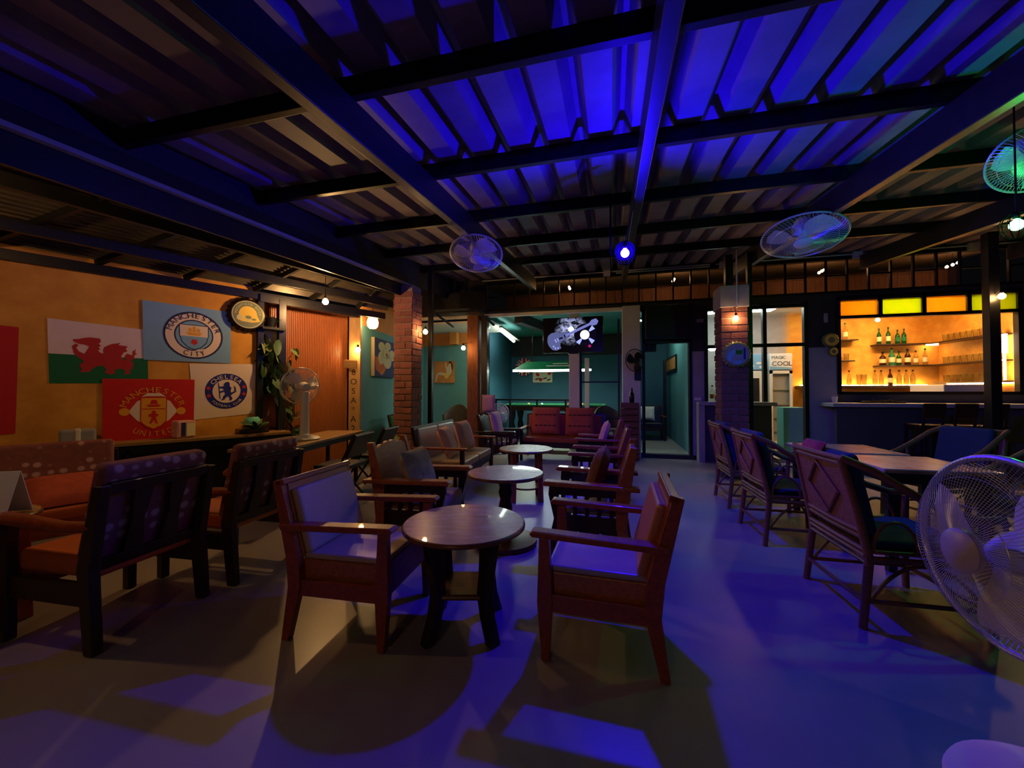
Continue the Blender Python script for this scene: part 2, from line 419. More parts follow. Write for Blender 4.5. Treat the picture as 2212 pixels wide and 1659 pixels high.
# left edge beam, lower than the rafters, carried by the brick pillar
def l0z(y): return 2.76 + (y - 1.6) * 0.065
struct('edge_beam', MB().bar((-3.2, -2.5, l0z(-2.5)), (-3.2, 5.62, l0z(5.62)), 0.11, 0.13), 'steel_grey', bevel=0.006)
struct('edge_beam', MB().bar((-3.12, -2.5, l0z(-2.5) - 0.075), (-3.12, 5.62, l0z(5.62) - 0.075), 0.05, 0.03), 'plaster_grey')
struct('fascia', MB().bar((-3.17, -2.5, l0z(-2.5) - 0.17), (-3.17, 5.62, l0z(5.62) - 0.17), 0.03, 0.2), 'steel', bevel=0.003)
struct('fascia', MB().add([(-3.24, -2.5, l0z(-2.5)), (-3.24, 7.7, l0z(7.7)), (-3.24, 7.7, roofz(7.7) + .02), (-3.24, -2.5, roofz(-2.5) + .02)], [(0, 1, 2, 3)]), 'facade_dark')
# ---- left wall (slanting) with the flags
WA = Vector((-4.41, 4.035, 0)); WD = Vector((0.446, 0.895, 0)).normalized(); WN = Vector((WD.y, -WD.x, 0)); WR = math.atan2(WD.y, WD.x)
WTOP = 2.47
def wp(u, z, n=0.0): return WA + WD * u + WN * n + Vector((0, 0, z))
def onwall(px, py, n=0.0):
    p = onplane(px, py, WA + WN * n, WN); return (p - WA).dot(WD), p.z
mb = MB(); mb.x = Matrix.Translation(WA) @ Matrix.Rotation(WR, 4, 'Z')
mb.mm((-6.5, 0, 0), (0, 0.12, WTOP + 0.5)); struct('wall_left', mb, 'ochre')
# ribbed brown sheet wall beyond the corner, a little set back
mb = MB(); mb.x = Matrix.Translation(WA) @ Matrix.Rotation(WR, 4, 'Z'); n_r = 58; u0, u1 = -0.1, 1.32
vs = []; 
for i in range(n_r * 4 + 1):
    u = u0 + (u1 - u0) * i / (n_r * 4); yy = 0.26 + (0.012 if i % 4 in (0, 1) else 0.0)
    vs += [(u, yy, 0), (u, yy, WTOP + 0.1)]
mb.add(vs, [(2 * i, 2 * i + 2, 2 * i + 3, 2 * i + 1) for i in range(n_r * 4)]); struct('wall_left', mb, 'rib_brown')
# lean-to ceiling over the left bay: grid of steel bars and sheets above
def lowp(f, y, dz=0.0):
    xw = WA.x + (y - WA.y) * (WD.x / WD.y); a = Vector((xw, y, WTOP)); b = Vector((-3.2, y, l0z(y) - 0.02))
    p = a.lerp(b, f); p.z += dz; return p
mb = MB(); NS = 26
vs = [];
for i in range(NS * 2 + 1):
    f = i / (NS * 2)
    for y in (-2.2, 5.7): vs.append(lowp(f, y, 0.11 + (0.02 if i % 2 else 0)))
mb.add(vs, [(2 * i, 2 * i + 1, 2 * i + 3, 2 * i + 2) for i in range(NS * 2)]); struct('ceiling', mb, 'low_roof')
for f in (0.02, 0.36, 0.7):
    struct('ceiling_bar', MB().bar(lowp(f, -2.2), lowp(f, 5.65), 0.05, 0.10), 'steel', bevel=0.004)
y = -1.6
while y < 5.7:
    struct('ceiling_bar', MB().bar(lowp(0.02, y, 0.065), lowp(0.97, y, 0.065), 0.04, 0.06), 'steel', bevel=0.003)
    y += 0.62
struct('ceiling_bar', MB().bar(wp(0.0, WTOP - 0.02, 0.03), wp(1.35, WTOP - 0.02, -0.02), 0.08, 0.1), 'steel_grey', bevel=0.004)
# steel frame posts at the end of the ochre wall
struct('steel_post', MB().box(wp(0.02, WTOP / 2, 0.02), (0.07, 0.07, WTOP), rz_(WR)), 'steel', bevel=0.004)
struct('steel_post', MB().box(wp(0.27, WTOP / 2, 0.02), (0.09, 0.09, WTOP), rz_(WR)), 'steel_grey', bevel=0.004)
# ---- rooms behind
LW0 = Vector((-4.02, 5.58, 0)); LW1 = Vector((-4.71, 9.2, 0))
mb = MB(); mb.add([LW0, LW1, LW1 + Vector((0, 0, 2.36)), LW0 + Vector((0, 0, 2.36))], [(0, 1, 2, 3)]); struct('wall_left', mb, 'turquoise')
mb = MB(); mb.add([LW0 + Vector((0, 0, 2.36)), LW1 + Vector((0, 0, 2.36)), LW1 + Vector((0, 0, 3.4)), LW0 + Vector((0, 0, 3.4))], [(0, 1, 2, 3)]); struct('wall_left', mb, 'orange_band')
struct('wall_back', MB().mm((-4.75, 9.2, 0), (-2.95, 9.3, 2.42)), 'turquoise')
struct('wall_back', MB().mm((-4.75, 9.22, 2.42), (-2.95, 9.3, 2.95)), 'orange_band')
struct('ceiling', MB().mm((-4.8, FY + 0.1, 2.72), (-2.45, 9.3, 2.76)), 'ceiling_white')
struct('wall_back', MB().mm((-3.9, 9.0, 2.42), (-3.72, 9.2, 2.72)), 'orange_band')
struct('wall_back', MB().mm((-3.0, 9.2, 0), (-2.95, 11.5, 2.9)), 'teal')
struct('wall_back', MB().mm((-3.0, 11.5, 0), (0.6, 11.6, 2.3)), 'teal')
struct('wall_back', MB().mm((-3.0, 11.5, 2.3), (0.6, 11.6, 2.95)), 'facade_dark')
struct('wall_right', MB().mm((0.5, 8.6, 0), (0.58, 11.5, 2.9)), 'teal')
struct('wall_right', MB().mm((1.43, FY + 0.12, 0), (1.52, 11.2, 2.9)), 'turquoise')
struct('wall_back', MB().mm((0.5, 11.0, 0), (1.52, 11.1, 2.9)), 'teal')
struct('ceiling', MB().mm((-3.0, FY + 0.13, 2.9), (1.5, 11.6, 2.95)), 'turquoise')
struct('ceiling', MB().mm((1.5, FY + 0.13, 2.9), (6.1, 9.5, 2.95)), 'ceiling_white')
mb = MB(); mb.bar((-1.9, 8.0, 2.8), (-1.1, 11.5, 2.8), 0.18, 0.2); struct('ceiling_beam', mb, 'facade_dark')
# loft seen through the clerestory: board wall and lit sheet roof
mat('loft_sheet', (150, 128, 110), 0.6, var=0.15, vs=3)
mat('loft_wood', (110, 70, 52), 0.7, var=0.25, vs=3, st=(8, 8, 2))
t = thing('wall_back', None, None, (0, 0, 0), 0, None, 'structure')
for i in range(44):
    x = -2.5 + i * 0.2
    MB().mm((x + 0.004, 9.3, 2.95), (x + 0.196, 9.33, 3.6)).build('plank', 'loft_wood', t)
struct('ceiling', MB().add([(-3, FY, 3.62), (6.5, FY, 3.62), (6.5, 12.4, 4.2), (-3, 12.4, 4.2)], [(0, 1, 2, 3)]), 'loft_sheet')
# bar
BX = 6.2
struct('wall_back', MB().mm((3.6, 9.4, 0), (BX + 0.1, 9.5, 2.9)), 'bar_ochre'); struct('wall_back', MB().mm((1.5, 9.4, 0), (3.6, 9.5, 2.9)), 'plaster_grey')
struct('wall_right', MB().mm((BX, FY + 0.1, 0), (BX + 0.1, 9.4, 2.9)), 'bar_ochre')
# ---- facade pieces
def fac(a, b, m, d0=0.0, d1=0.12, name='wall_back'):
    return struct(name, MB().mm((a[0], FY + d0, a[1]), (b[0], FY + d1, b[1])), m)
fac((-4.6, 2.87), (0.55, 2.92), 'facade_dark', -0.02); fac((0.55, 2.78), (6.6, 2.92), 'facade_dark', -0.02)
fac((-4.6, 2.81), (0.5, 2.87), 'ceiling_white', 0.02, 0.12, 'trim_1')
fac((-4.6, 3.5), (6.6, 3.7), 'facade_dark')
fac((-4.6, 2.92), (-2.53, 3.5), 'facade_dark')
fac((0.575, 2.2), (1.43, 2.8), 'facade_dark')
fac((1.43, 1.98), (1.66, 2.8), 'facade_dark'); fac((1.43, 0), (1.66, 1.98), 'facade_grey')
fac((1.66, 0), (2.66, 1.02), 'facade_low')
fac((3.26, 0), (3.72, 2.0), 'facade_grey'); fac((3.26, 2.0), (3.72, 2.8), 'facade_dark')
fac((3.72, 0), (6.6, 1.2), 'facade_low'); fac((6.15, 1.2), (6.6, 2.8), 'facade_dark')
struct('wall_right', MB().mm((6.6, -1, 0), (6.7, FY, 3.6)), 'facade_dark')
struct('door_step', MB().mm((0.55, FY - 0.03, 0), (1.47, FY + 0.1, 0.075)), 'facade_dark', bevel=0.006)
# door frame of the passage
t = thing('door_1', None, None, (0, 0, 0), 0, None, 'structure')
for x in (0.60, 1.42): MB().mm((x - 0.025, FY - 0.015, 0.0), (x + 0.025, FY + 0.13, 2.2)).build('door_post', 'steel', t, 0.004)
MB().mm((0.575, FY - 0.015, 2.15), (1.445, FY + 0.13, 2.2)).build('door_head', 'steel', t, 0.004)
MB().mm((1.24, 10.1, 0.07), (1.30, 10.2, 2.0)).build('door_post', 'steel', t)
# ---- clerestory: steel bars and panes, each its own piece
t = thing('window_1', None, None, (0, 0, 0), 0, None, 'structure')
z0, z1 = 2.93, 3.5
for z in (z0, z1): MB().mm((-2.53, FY - 0.03, z - 0.02), (6.4, FY + 0.02, z + 0.02)).build('rail', 'steel', t)
i = 0; x = -2.53
while x < 6.3:
    MB().mm((x - 0.013, FY - 0.025, z0), (x + 0.013, FY + 0.015, z1)).build('mullion', 'steel', t)
    if i % 2 == 0: MB().mm((x, FY - 0.02, 3.2), (x + 0.305, FY + 0.01, 3.225)).build('cross_bar', 'steel', t)
    MB().mm((x + 0.014, FY + 0.0, z0 + 0.02), (x + 0.291, FY + 0.004, z1 - 0.02)).build('pane', 'glass', t)
    x += 0.305; i += 1
# ---- window and doorway of the bar, left of the serving hatch
t = thing('window_2', None, None, (0, 0, 0), 0, None, 'structure')
for x, za, zb in ((2.33, 0.07, 2.8), (2.63, 1.02, 2.8), (3.26, 0.07, 2.8), (1.68, 1.02, 2.8)):
    MB().mm((x - 0.03, FY - 0.03, za), (x + 0.03, FY + 0.06, zb)).build('mullion', 'steel', t, 0.003)
for za in (2.06, 2.74): MB().mm((1.66, FY - 0.025, za - 0.03), (3.28, FY + 0.05, za + 0.03)).build('rail', 'steel', t, 0.003)
for a, b, za, zb in ((2.36, 2.60, 2.09, 2.71), (2.66, 3.23, 2.09, 2.71), (1.71, 2.30, 1.05, 2.03), (1.71, 2.30, 2.09, 2.71)):
    MB().mm((a, FY + 0.01, za), (b, FY + 0.015, zb)).build('pane', 'glass', t)
struct('window_sill', MB().mm((1.5, FY - 0.28, 1.0), (2.72, FY + 0.15, 1.06)), 'facade_grey', bevel=0.006)
struct('counter_front', MB().mm((1.62, FY - 0.2, 0), (2.66, FY - 0.02, 1.0)), 'facade_low')
struct('trim_2', MB().mm((1.5, FY - 0.26, 0), (1.6, FY - 0.02, 1.0)), 'plaster_grey')
# ---- serving hatch with coloured top lights
t = thing('window_3', None, None, (0, 0, 0), 0, None, 'structure')
xs = [3.74, 4.33, 4.92, 5.50, 6.12]
for x in xs: MB().mm((x - 0.028, FY - 0.03, 2.5), (x + 0.028, FY + 0.06, 2.84)).build('mullion', 'steel', t, 0.003)
for x in (3.74, 6.12): MB().mm((x - 0.028, FY - 0.03, 1.2), (x + 0.028, FY + 0.06, 2.5)).build('mullion', 'steel', t, 0.003)
for z in (2.50, 2.83, 1.22): MB().mm((3.72, FY - 0.03, z - 0.025), (6.15, FY + 0.06, z + 0.025)).build('rail', 'steel', t, 0.003)
for i in range(4):
    a, b = xs[i] + 0.03, xs[i + 1] - 0.03
    p = MB().mm((a, FY + 0.0, 2.53), (b, FY + 0.006, 2.80)).build('pane', ('pane_amber', 'pane_lime', 'pane_amber', 'pane_lime')[i], t)
    p['label'] = ('amber glass pane', 'lime green textured glass pane', 'orange textured glass pane', 'lime green glass pane')[i]
struct('counter_front', MB().mm((3.5, FY - 0.42, 0), (6.5, FY - 0.36, 1.0)), 'facade_low')
# ---- columns
def brick_pillar(name, label, c, wd, h, seed, cap=None):
    rnd = random.Random(seed)
    t = thing(name, label, None, (c[0], c[1], 0), 0, None, 'structure')
    MB().mm((-wd / 2 + 0.008, -wd / 2 + 0.008, 0), (wd / 2 - 0.008, wd / 2 - 0.008, h)).build('mortar_core', 'mortar', t)
    ch = 0.1; bl = (wd + 0.0) * 0.62; bw = wd * 0.36; me = {}
    def piece(L_):
        m_ = MB(); m_.box((0, 0, 0), (L_, 0.09, 0.086)); o = m_.build('brick', 'brick', t, 0.004, seg=1); return o
    a = piece(bl); b = piece(bw); first = {id(a): True, id(b): True}
    for k in range(int(h / ch)):
        for side in range(4):
            ang = side * PI / 2; flip = k % 2
            for (src, off) in ((a, (-1 if flip else 1) * (wd / 2 - bl / 2)), (b, (1 if flip else -1) * (wd / 2 - bw / 2))):
                if src is a: o = a if first.pop(id(a), False) else a.copy()
                else: o = b if first.pop(id(b), False) else b.copy()
                if o.name not in COL.objects: COL.objects.link(o)
                o.parent = t
                off2 = off * 0.97; d = wd / 2 - 0.045 + rnd.uniform(0, 0.012)
                p = Matrix.Rotation(ang, 3, 'Z') @ Vector((off2, -d, 0))
                o.location = (p.x, p.y, k * ch + 0.05); o.rotation_euler = (0, 0, ang + rnd.uniform(-0.012, 0.012))
    if cap: MB().mm((-wd / 2 - 0.02, -wd / 2 - 0.02, h - 0.04), (wd / 2 + 0.02, wd / 2 + 0.02, h + cap)).build('plaster_cap', 'plaster_grey', t, 0.01)
    return t
PL = atd(881, 845, 6.15); PRr = atd(1580, 845, 5.75)
brick_pillar('brick_pillar', 'brick pillar under the edge beam, between the lamps', PL, 0.31, 2.9, 3)
brick_pillar('brick_pillar', 'brick pillar with a bulb and a round cap sign in front of the bar', PRr, 0.35, 2.5, 5, 0.28)
struct('steel_post', MB().mm((PRr.x + 0.22, PRr.y - 0.03, 0), (PRr.x + 0.28, PRr.y + 0.05, 3.3)), 'steel')
struct('steel_post', MB().mm((PRr.x - 0.05, PRr.y + 0.05, 2.78), (PRr.x + 0.05, PRr.y + 0.15, 3.3)), 'steel')
p = atd(930, 845, 6.5); struct('steel_post', MB().mm((p.x - 0.035, p.y - 0.035, 0), (p.x + 0.035, p.y + 0.035, 3.3)), 'steel', bevel=0.004)
p = atd(2145, 845, 5.0); POSTR = p; struct('steel_post', MB().mm((p.x - 0.055, p.y - 0.055, 0), (p.x + 0.055, p.y + 0.055, 3.3)), 'steel', bevel=0.004)
struct('wood_column', MB().mm((-2.915, FY - 0.12, 0), (-2.67, FY + 0.1, 2.83)), 'wood_column', bevel=0.012)
struct('wood_column', MB().mm((-2.63, FY - 0.05, 0), (-2.5, FY + 0.1, 2.83)), 'wood_dark', bevel=0.006)
struct('white_column', MB().mm((0.21, FY - 0.1, 0), (0.535, FY + 0.2, 2.87)), 'white_paint', bevel=0.008)
p = ony(1241, 845, 8.05); TVC = p
struct('white_column', MB().mm((p.x - 0.105, 8.0, 0), (p.x + 0.105, 8.2, 2.9)), 'white_paint', bevel=0.006)
# dark frieze box and roof bracket left of the opening
struct('eave_box', MB().mm((-3.55, FY - 0.42, 2.92), (-2.5, FY - 0.1, 3.25)), 'steel')
struct('eave_box', MB().mm((-3.5, FY - 0.6, 2.80), (-2.45, FY - 0.3, 2.84)), 'steel_grey')
for x in (-3.4, -2.5): struct('roof_bracket', MB().bar((x, FY - 0.6, 2.80), (x + 0.15, FY - 0.05, 2.62), 0.035, 0.035), 'steel_grey')
# black steel frames in the opening to the right of the TV column
for px_ in (1255, 1337):
    q = ony(px_, 845, 8.1); struct('steel_post', MB().mm((q.x - 0.02, 8.08, 0.07), (q.x + 0.02, 8.12, 2.7)), 'steel')
# ================================================================== FURNITURE
# every chair is built facing +y, origin on the floor under its middle
def yz(x):                     # prism mapping: (a,b) -> (y,z) extruded along x
    return lambda a, b, t: Vector((x + t, a, b))
def armchair_plain(label, loc, rz, seat_m='vinyl_grey', back_m='vinyl_grey', wood='wood_red', group='plain low armchairs'):
    t = thing('armchair', label, 'armchair', loc, rz, group)
    wx = 0.265
    for s in (-1, 1):
        # front leg, tapering down, carries the arm
        MB().prism([(0.215, 0), (0.25, 0), (0.272, 0.27), (0.262, 0.565), (0.215, 0.565), (0.20, 0.27)], yz(s * wx), -0.02, 0.02).build('leg', wood, t, 0.004)
        # back leg sweeps from the floor to the head of the back
        MB().prism([(-0.31, 0), (-0.27, 0), (-0.205, 0.27), (-0.215, 0.42), (-0.325, 0.80), (-0.37, 0.79), (-0.29, 0.42), (-0.275, 0.27)], yz(s * wx), -0.02, 0.02).build('leg', wood, t, 0.004)
        MB().prism([(-0.30, 0.555), (0.29, 0.572), (0.305, 0.585), (0.29, 0.602), (-0.31, 0.585)], yz(s * 0.275), -0.036, 0.036).build('armrest', wood, t, 0.006)
        MB().prism([(-0.25, 0.225), (0.22, 0.225), (0.22, 0.305), (-0.25, 0.305)], yz(s * 0.262), -0.012, 0.012).build('side_rail', wood, t, 0.003)
    MB().mm((-0.25, 0.215, 0.235), (0.25, 0.24, 0.40)).build('front_rail', wood, t, 0.004)
    MB().mm((-0.25, -0.27, 0.24), (0.25, -0.245, 0.32)).build('back_rail', wood, t, 0.003)
    MB().mm((-0.238, -0.225, 0.29), (0.238, 0.212, 0.395)).build('seat_box', 'wood_orange', t, 0.006)
    MB().mm((-0.238, -0.235, 0.395), (0.238, 0.235, 0.425)).build('seat_cushion', seat_m, t, 0.014, seg=3)
    R = rx(math.radians(16))
    MB().box((0, -0.272, 0.60), (0.50, 0.022, 0.40), R).build('back_board', 'wood_orange', t, 0.004)
    MB().box((0, -0.240, 0.585), (0.475, 0.045, 0.34), R).build('back_cushion', back_m, t, 0.018, seg=3)
    MB().box((0, -0.328, 0.785), (0.57, 0.045, 0.03), R).build('top_rail', wood, t, 0.005)
    return t
def armchair_carved(label, loc, rz, cush=None, seat_m='vinyl_seat', group='carved armchairs', width=0.60, board='wood_orange'):
    t = thing('armchair', label, 'armchair', loc, rz, group); hw = width / 2 - 0.03
    for s in (-1, 1):
        MB().prism([(0.21, 0), (0.255, 0), (0.265, 0.2), (0.235, 0.33), (0.275, 0.5), (0.27, 0.56), (0.2, 0.56), (0.205, 0.4), (0.19, 0.2)], yz(s * hw), -0.022, 0.022).build('leg', 'wood_dark', t, 0.005)
        MB().prism([(-0.31, 0), (-0.26, 0), (-0.2, 0.3), (-0.2, 0.55), (-0.30, 0.86), (-0.345, 0.86), (-0.30, 0.55), (-0.27, 0.3)], yz(s * hw), -0.022, 0.022).build('leg', board, t, 0.005)
        MB().prism([(-0.36, 0.56), (0.30, 0.565), (0.32, 0.58), (0.30, 0.60), (-0.36, 0.59)], yz(s * (hw + 0.01)), -0.045, 0.045).build('armrest', board, t, 0.007)
        MB().prism([(-0.25, 0.50), (0.22, 0.50), (0.22, 0.555), (-0.25, 0.555)], yz(s * hw), -0.012, 0.012).build('side_rail', 'wood_dark', t, 0.003)
        low = [(-0.25, 0.36), (0.22, 0.36), (0.22, 0.24)] + [(0.22 - 0.47 * i / 12, 0.25 - 0.03 * abs(math.sin(i * PI / 4))) for i in range(1, 12)] + [(-0.25, 0.24)]
        MB().prism(low, yz(s * hw), -0.012, 0.012).build('side_apron', 'wood_dark', t, 0.003)
        for k in range(5):
            y = -0.17 + k * 0.085
            MB().mm((s * hw - 0.008, y - 0.014, 0.355), (s * hw + 0.008, y + 0.014, 0.505)).build('slat', 'wood_dark', t)
    MB().mm((-hw, 0.215, 0.25), (hw, 0.24, 0.38)).build('front_rail', 'wood_dark', t, 0.004)
    MB().mm((-hw + 0.02, -0.23, 0.36), (hw - 0.02, 0.24, 0.42)).build('seat_cushion', seat_m, t, 0.02, seg=3)
    R = rx(math.radians(17)); bm_ = MB()
    top = [(-hw, 0.40), (hw, 0.40), (hw, 0.80)]
    nn = 30
    for i in range(nn + 1):
        u = 1 - 2 * i / nn; top.append((hw * u * 0.98, 0.80 + 0.035 * (1 - abs(u)) + 0.018 * abs(math.sin(u * PI * 2.5))))
    top.append((-hw, 0.80))
    def f(a, b, tt): return Vector((a, -0.15 - (b - 0.35) * math.tan(math.radians(17)) + tt, b))
    MB().prism(top, f, -0.03, 0.0).build('back_board', board, t, 0.006)
    if cush: pass
    return t
def sofa_wood(label, loc, rz, width, seat_m, back_m, group, seats=2, arms=True, wood='wood_dark'):
    t = thing('sofa', label, 'sofa', loc, rz, group); hw = width / 2
    for s in (-1, 1):
        MB().mm((s * hw - 0.025, 0.25, 0), (s * hw + 0.025, 0.30, 0.56)).build('leg', wood, t, 0.005)
        MB().prism([(-0.34, 0), (-0.29, 0), (-0.24, 0.4), (-0.33, 0.82), (-0.37, 0.82), (-0.29, 0.4)], yz(s * hw), -0.022, 0.022).build('leg', wood, t, 0.005)
        if arms: MB().mm((s * hw - 0.04, -0.33, 0.56), (s * hw + 0.04, 0.33, 0.585)).build('armrest', 'wood_red', t, 0.006)
    MB().mm((-hw, 0.26, 0.24), (hw, 0.285, 0.36)).build('front_rail', wood, t, 0.004)
    MB().mm((-hw, -0.27, 0.27), (hw, 0.26, 0.33)).build('seat_frame', wood, t, 0.004)
    sw = (width - 0.06) / seats
    R = rx(math.radians(13))
    for k in range(seats):
        xc = -width / 2 + 0.03 + sw * (k + 0.5)
        MB().mm((xc - sw / 2 + 0.006, -0.24, 0.33), (xc + sw / 2 - 0.006, 0.29, 0.42)).build('seat_cushion', seat_m, t, 0.02, seg=3)
        MB().box((xc, -0.285, 0.60), (sw - 0.012, 0.06, 0.40), R).build('back_cushion', back_m, t, 0.02, seg=3)
    MB().box((0, -0.345, 0.80), (width, 0.04, 0.05), R).build('top_rail', wood, t, 0.005)
    return t
def armchair_floral(label, loc, rz, width=0.60, group='armchairs in spotted cloth', seats=1):
    t = thing('armchair', label, 'armchair' if seats == 1 else 'sofa', loc, rz, group); hw = width / 2
    for s in (-1, 1):
        MB().prism([(0.24, 0), (0.29, 0), (0.30, 0.58), (0.24, 0.58)], yz(s * hw), -0.024, 0.024).build('leg', 'wood_dark', t, 0.006)
        MB().prism([(-0.33, 0), (-0.275, 0), (-0.22, 0.4), (-0.31, 0.80), (-0.36, 0.80), (-0.30, 0.4)], yz(s * hw), -0.024, 0.024).build('leg', 'wood_dark', t, 0.006)
        mb = MB(); pts = [(s * hw, -0.29, 0.60), (s * hw, -0.1, 0.585), (s * hw, 0.15, 0.60), (s * hw, 0.3, 0.605), (s * hw, 0.36, 0.58)]
        mb.tube(pts, [0.026, 0.03, 0.034, 0.034, 0.022], 10); mb.build('armrest', 'wood_red', t)
        MB().mm((s * hw - 0.014, -0.28, 0.22), (s * hw + 0.014, 0.26, 0.33)).build('side_rail', 'wood_dark', t, 0.004)
    MB().mm((-hw, 0.25, 0.22), (hw, 0.28, 0.36)).build('front_rail', 'wood_red', t, 0.004)
    MB().mm((-hw + 0.03, -0.25, 0.33), (hw - 0.03, 0.27, 0.44)).build('seat_cushion', 'vinyl_orange', t, 0.025, seg=3)
    R = rx(math.radians(13))
    MB().box((0, -0.245, 0.655), (width - 0.01, 0.09, 0.50), R).build('back_cushion', 'floral', t, 0.035, seg=4)
    for z, h_ in ((0.78, 0.06), (0.40, 0.06)):
        y = -0.285 - (z - 0.6) * 0.23
        MB().box((0, y - 0.012, z), (width - 0.04, 0.028, h_), R).build('back_rail', 'wood_dark', t, 0.005)
    nsl = 2 * seats
    for k in range(nsl):
        x = (k - (nsl - 1) / 2) * (width / (nsl + 1.0))
        prof = []
        for i in range(9):
            q = i / 8; wdt = 0.028 + 0.016 * abs(math.cos(q * PI * 1.0)) ; prof.append((wdt, 0.42 + 0.34 * q))
        poly = [(x + a, b) for a, b in prof] + [(x - a, b) for a, b in reversed(prof)]
        MB().prism(poly, lambda a, b, tt: Vector((a, -0.298 - (b - 0.6) * 0.23 + tt, b)), -0.012, 0.012).build('back_splat', 'wood_dark', t, 0.003)
    return t
def rattan_chair(label, loc, rz, cushion=True, seat_m='cushion_blue', group='rattan chairs', tied=False):
    t = thing('rattan_chair', label, 'chair', loc, rz, group); hw = 0.27
    for s in (-1, 1):
        MB().tube([(s * (hw + 0.01), -0.29, 0), (s * hw, -0.25, 0.36), (s * (hw - 0.01), -0.30, 0.62), (s * (hw - 0.03), -0.36, 0.88)], [0.019, 0.021, 0.02, 0.018], 10).build('leg', 'rattan', t)
        MB().tube([(s * (hw + 0.01), 0.27, 0), (s * hw, 0.26, 0.36), (s * hw, 0.27, 0.58)], [0.018, 0.02, 0.018], 10).build('leg', 'rattan', t)
        arm = [(s * (hw - 0.02), -0.365, 0.89), (s * (hw + 0.02), -0.24, 0.83), (s * (hw + 0.04), -0.08, 0.72), (s * (hw + 0.045), 0.08, 0.635), (s * (hw + 0.03), 0.2, 0.60), (s * (hw + 0.01), 0.31, 0.605), (s * hw, 0.345, 0.58)]
        MB().tube(arm, [0.02, 0.022, 0.022, 0.022, 0.022, 0.02, 0.014], 10).build('armrest', 'rattan', t)
        MB().tube([(s * hw, -0.27, 0.36), (s * hw, 0.27, 0.36)], 0.017, 8).build('side_rail', 'rattan', t)
        MB().tube([(s * hw, -0.27, 0.40), (s * hw, 0.27, 0.40)], 0.012, 8).build('side_rail', 'rattan', t)
        mb = MB()   # two hoops filling the space under the arm
        for y0 in (-0.13, 0.11):
            mb.tube([(s * hw, y0 + 0.10 * math.cos(a), 0.41 + 0.15 * math.sin(a)) for a in [PI * i / 14 for i in range(15)]], 0.009, 6)
        mb.build('side_hoop', 'rattan', t)
        MB().tube([(s * hw, -0.01, 0.40), (s * (hw + 0.03), -0.01, 0.69)], 0.010, 6).build('spindle', 'rattan', t)
        mb = MB()   # curved braces below the seat
        mb.tube([(s * hw, 0.26 + 0 * a, 0) if False else (s * hw, 0.25 - 0.5 * i / 20, 0.34 - 0.20 * (abs(i / 10 - 1) ** 2.2)) for i in range(21) for a in (0,)], 0.009, 6)
        mb.build('brace', 'rattan', t)
        MB().tube([(s * hw, -0.28, 0.14), (s * hw, 0.265, 0.14)], 0.012, 8).build('stretcher', 'rattan', t)
    for y, z in ((0.265, 0.14), (-0.28, 0.14)): MB().tube([(-hw, y, z), (hw, y, z)], 0.012, 8).build('stretcher', 'rattan', t)
    for z in (0.34, 0.375, 0.405): MB().tube([(-hw, -0.262 - (z - 0.36) * 0.1, z), (hw, -0.262 - (z - 0.36) * 0.1, z)], 0.013, 8).build('back_rail', 'rattan', t)
    for y in (0.265,): MB().tube([(-hw, y, 0.37), (hw, y, 0.37)], 0.016, 8).build('front_rail', 'rattan', t)
    def bk(a, b, off=0.0): return Vector((a, -0.268 - (b - 0.45) * 0.21 + off, b))
    for z in (0.47, 0.50, 0.855, 0.885): MB().tube([bk(-hw + 0.01, z), bk(0, z, -0.012), bk(hw - 0.01, z)], 0.014, 8).build('back_rail', 'rattan', t)
    MB().prism([(-hw + 0.02, 0.51), (hw - 0.02, 0.51), (hw - 0.03, 0.85), (-hw + 0.03, 0.85)], lambda a, b, tt: bk(a, b, tt), -0.004, 0.006).build('woven_back', 'rattan_weave', t)
    mb = MB(); d = [(0, 0.53), (0.15, 0.68), (0, 0.83), (-0.15, 0.68)]
    mb.tube([bk(a, b, -0.01) for a, b in d], 0.011, 6, True); mb.build('diamond_trim', 'rattan', t)
    MB().mm((-hw + 0.01, -0.26, 0.385), (hw - 0.01, 0.26, 0.405)).build('seat', 'rattan_weave', t)
    if cushion:
        MB().mm((-hw + 0.02, -0.23, 0.405), (hw - 0.02, 0.26, 0.455)).build('seat_cushion', seat_m, t, 0.02, seg=3)
        R = rx(math.radians(12))
        MB().box((0, -0.245, 0.68), (0.44, 0.07, 0.46), R).build('back_cushion', seat_m, t, 0.03, seg=3)
        if tied:
            mb = MB(); pillow(mb, (-0.1, -0.33, 0.9), 0.22, 0.10, 0.05, rx(-0.5)); mb.build('head_pad', 'cushion_red', t)
    return t
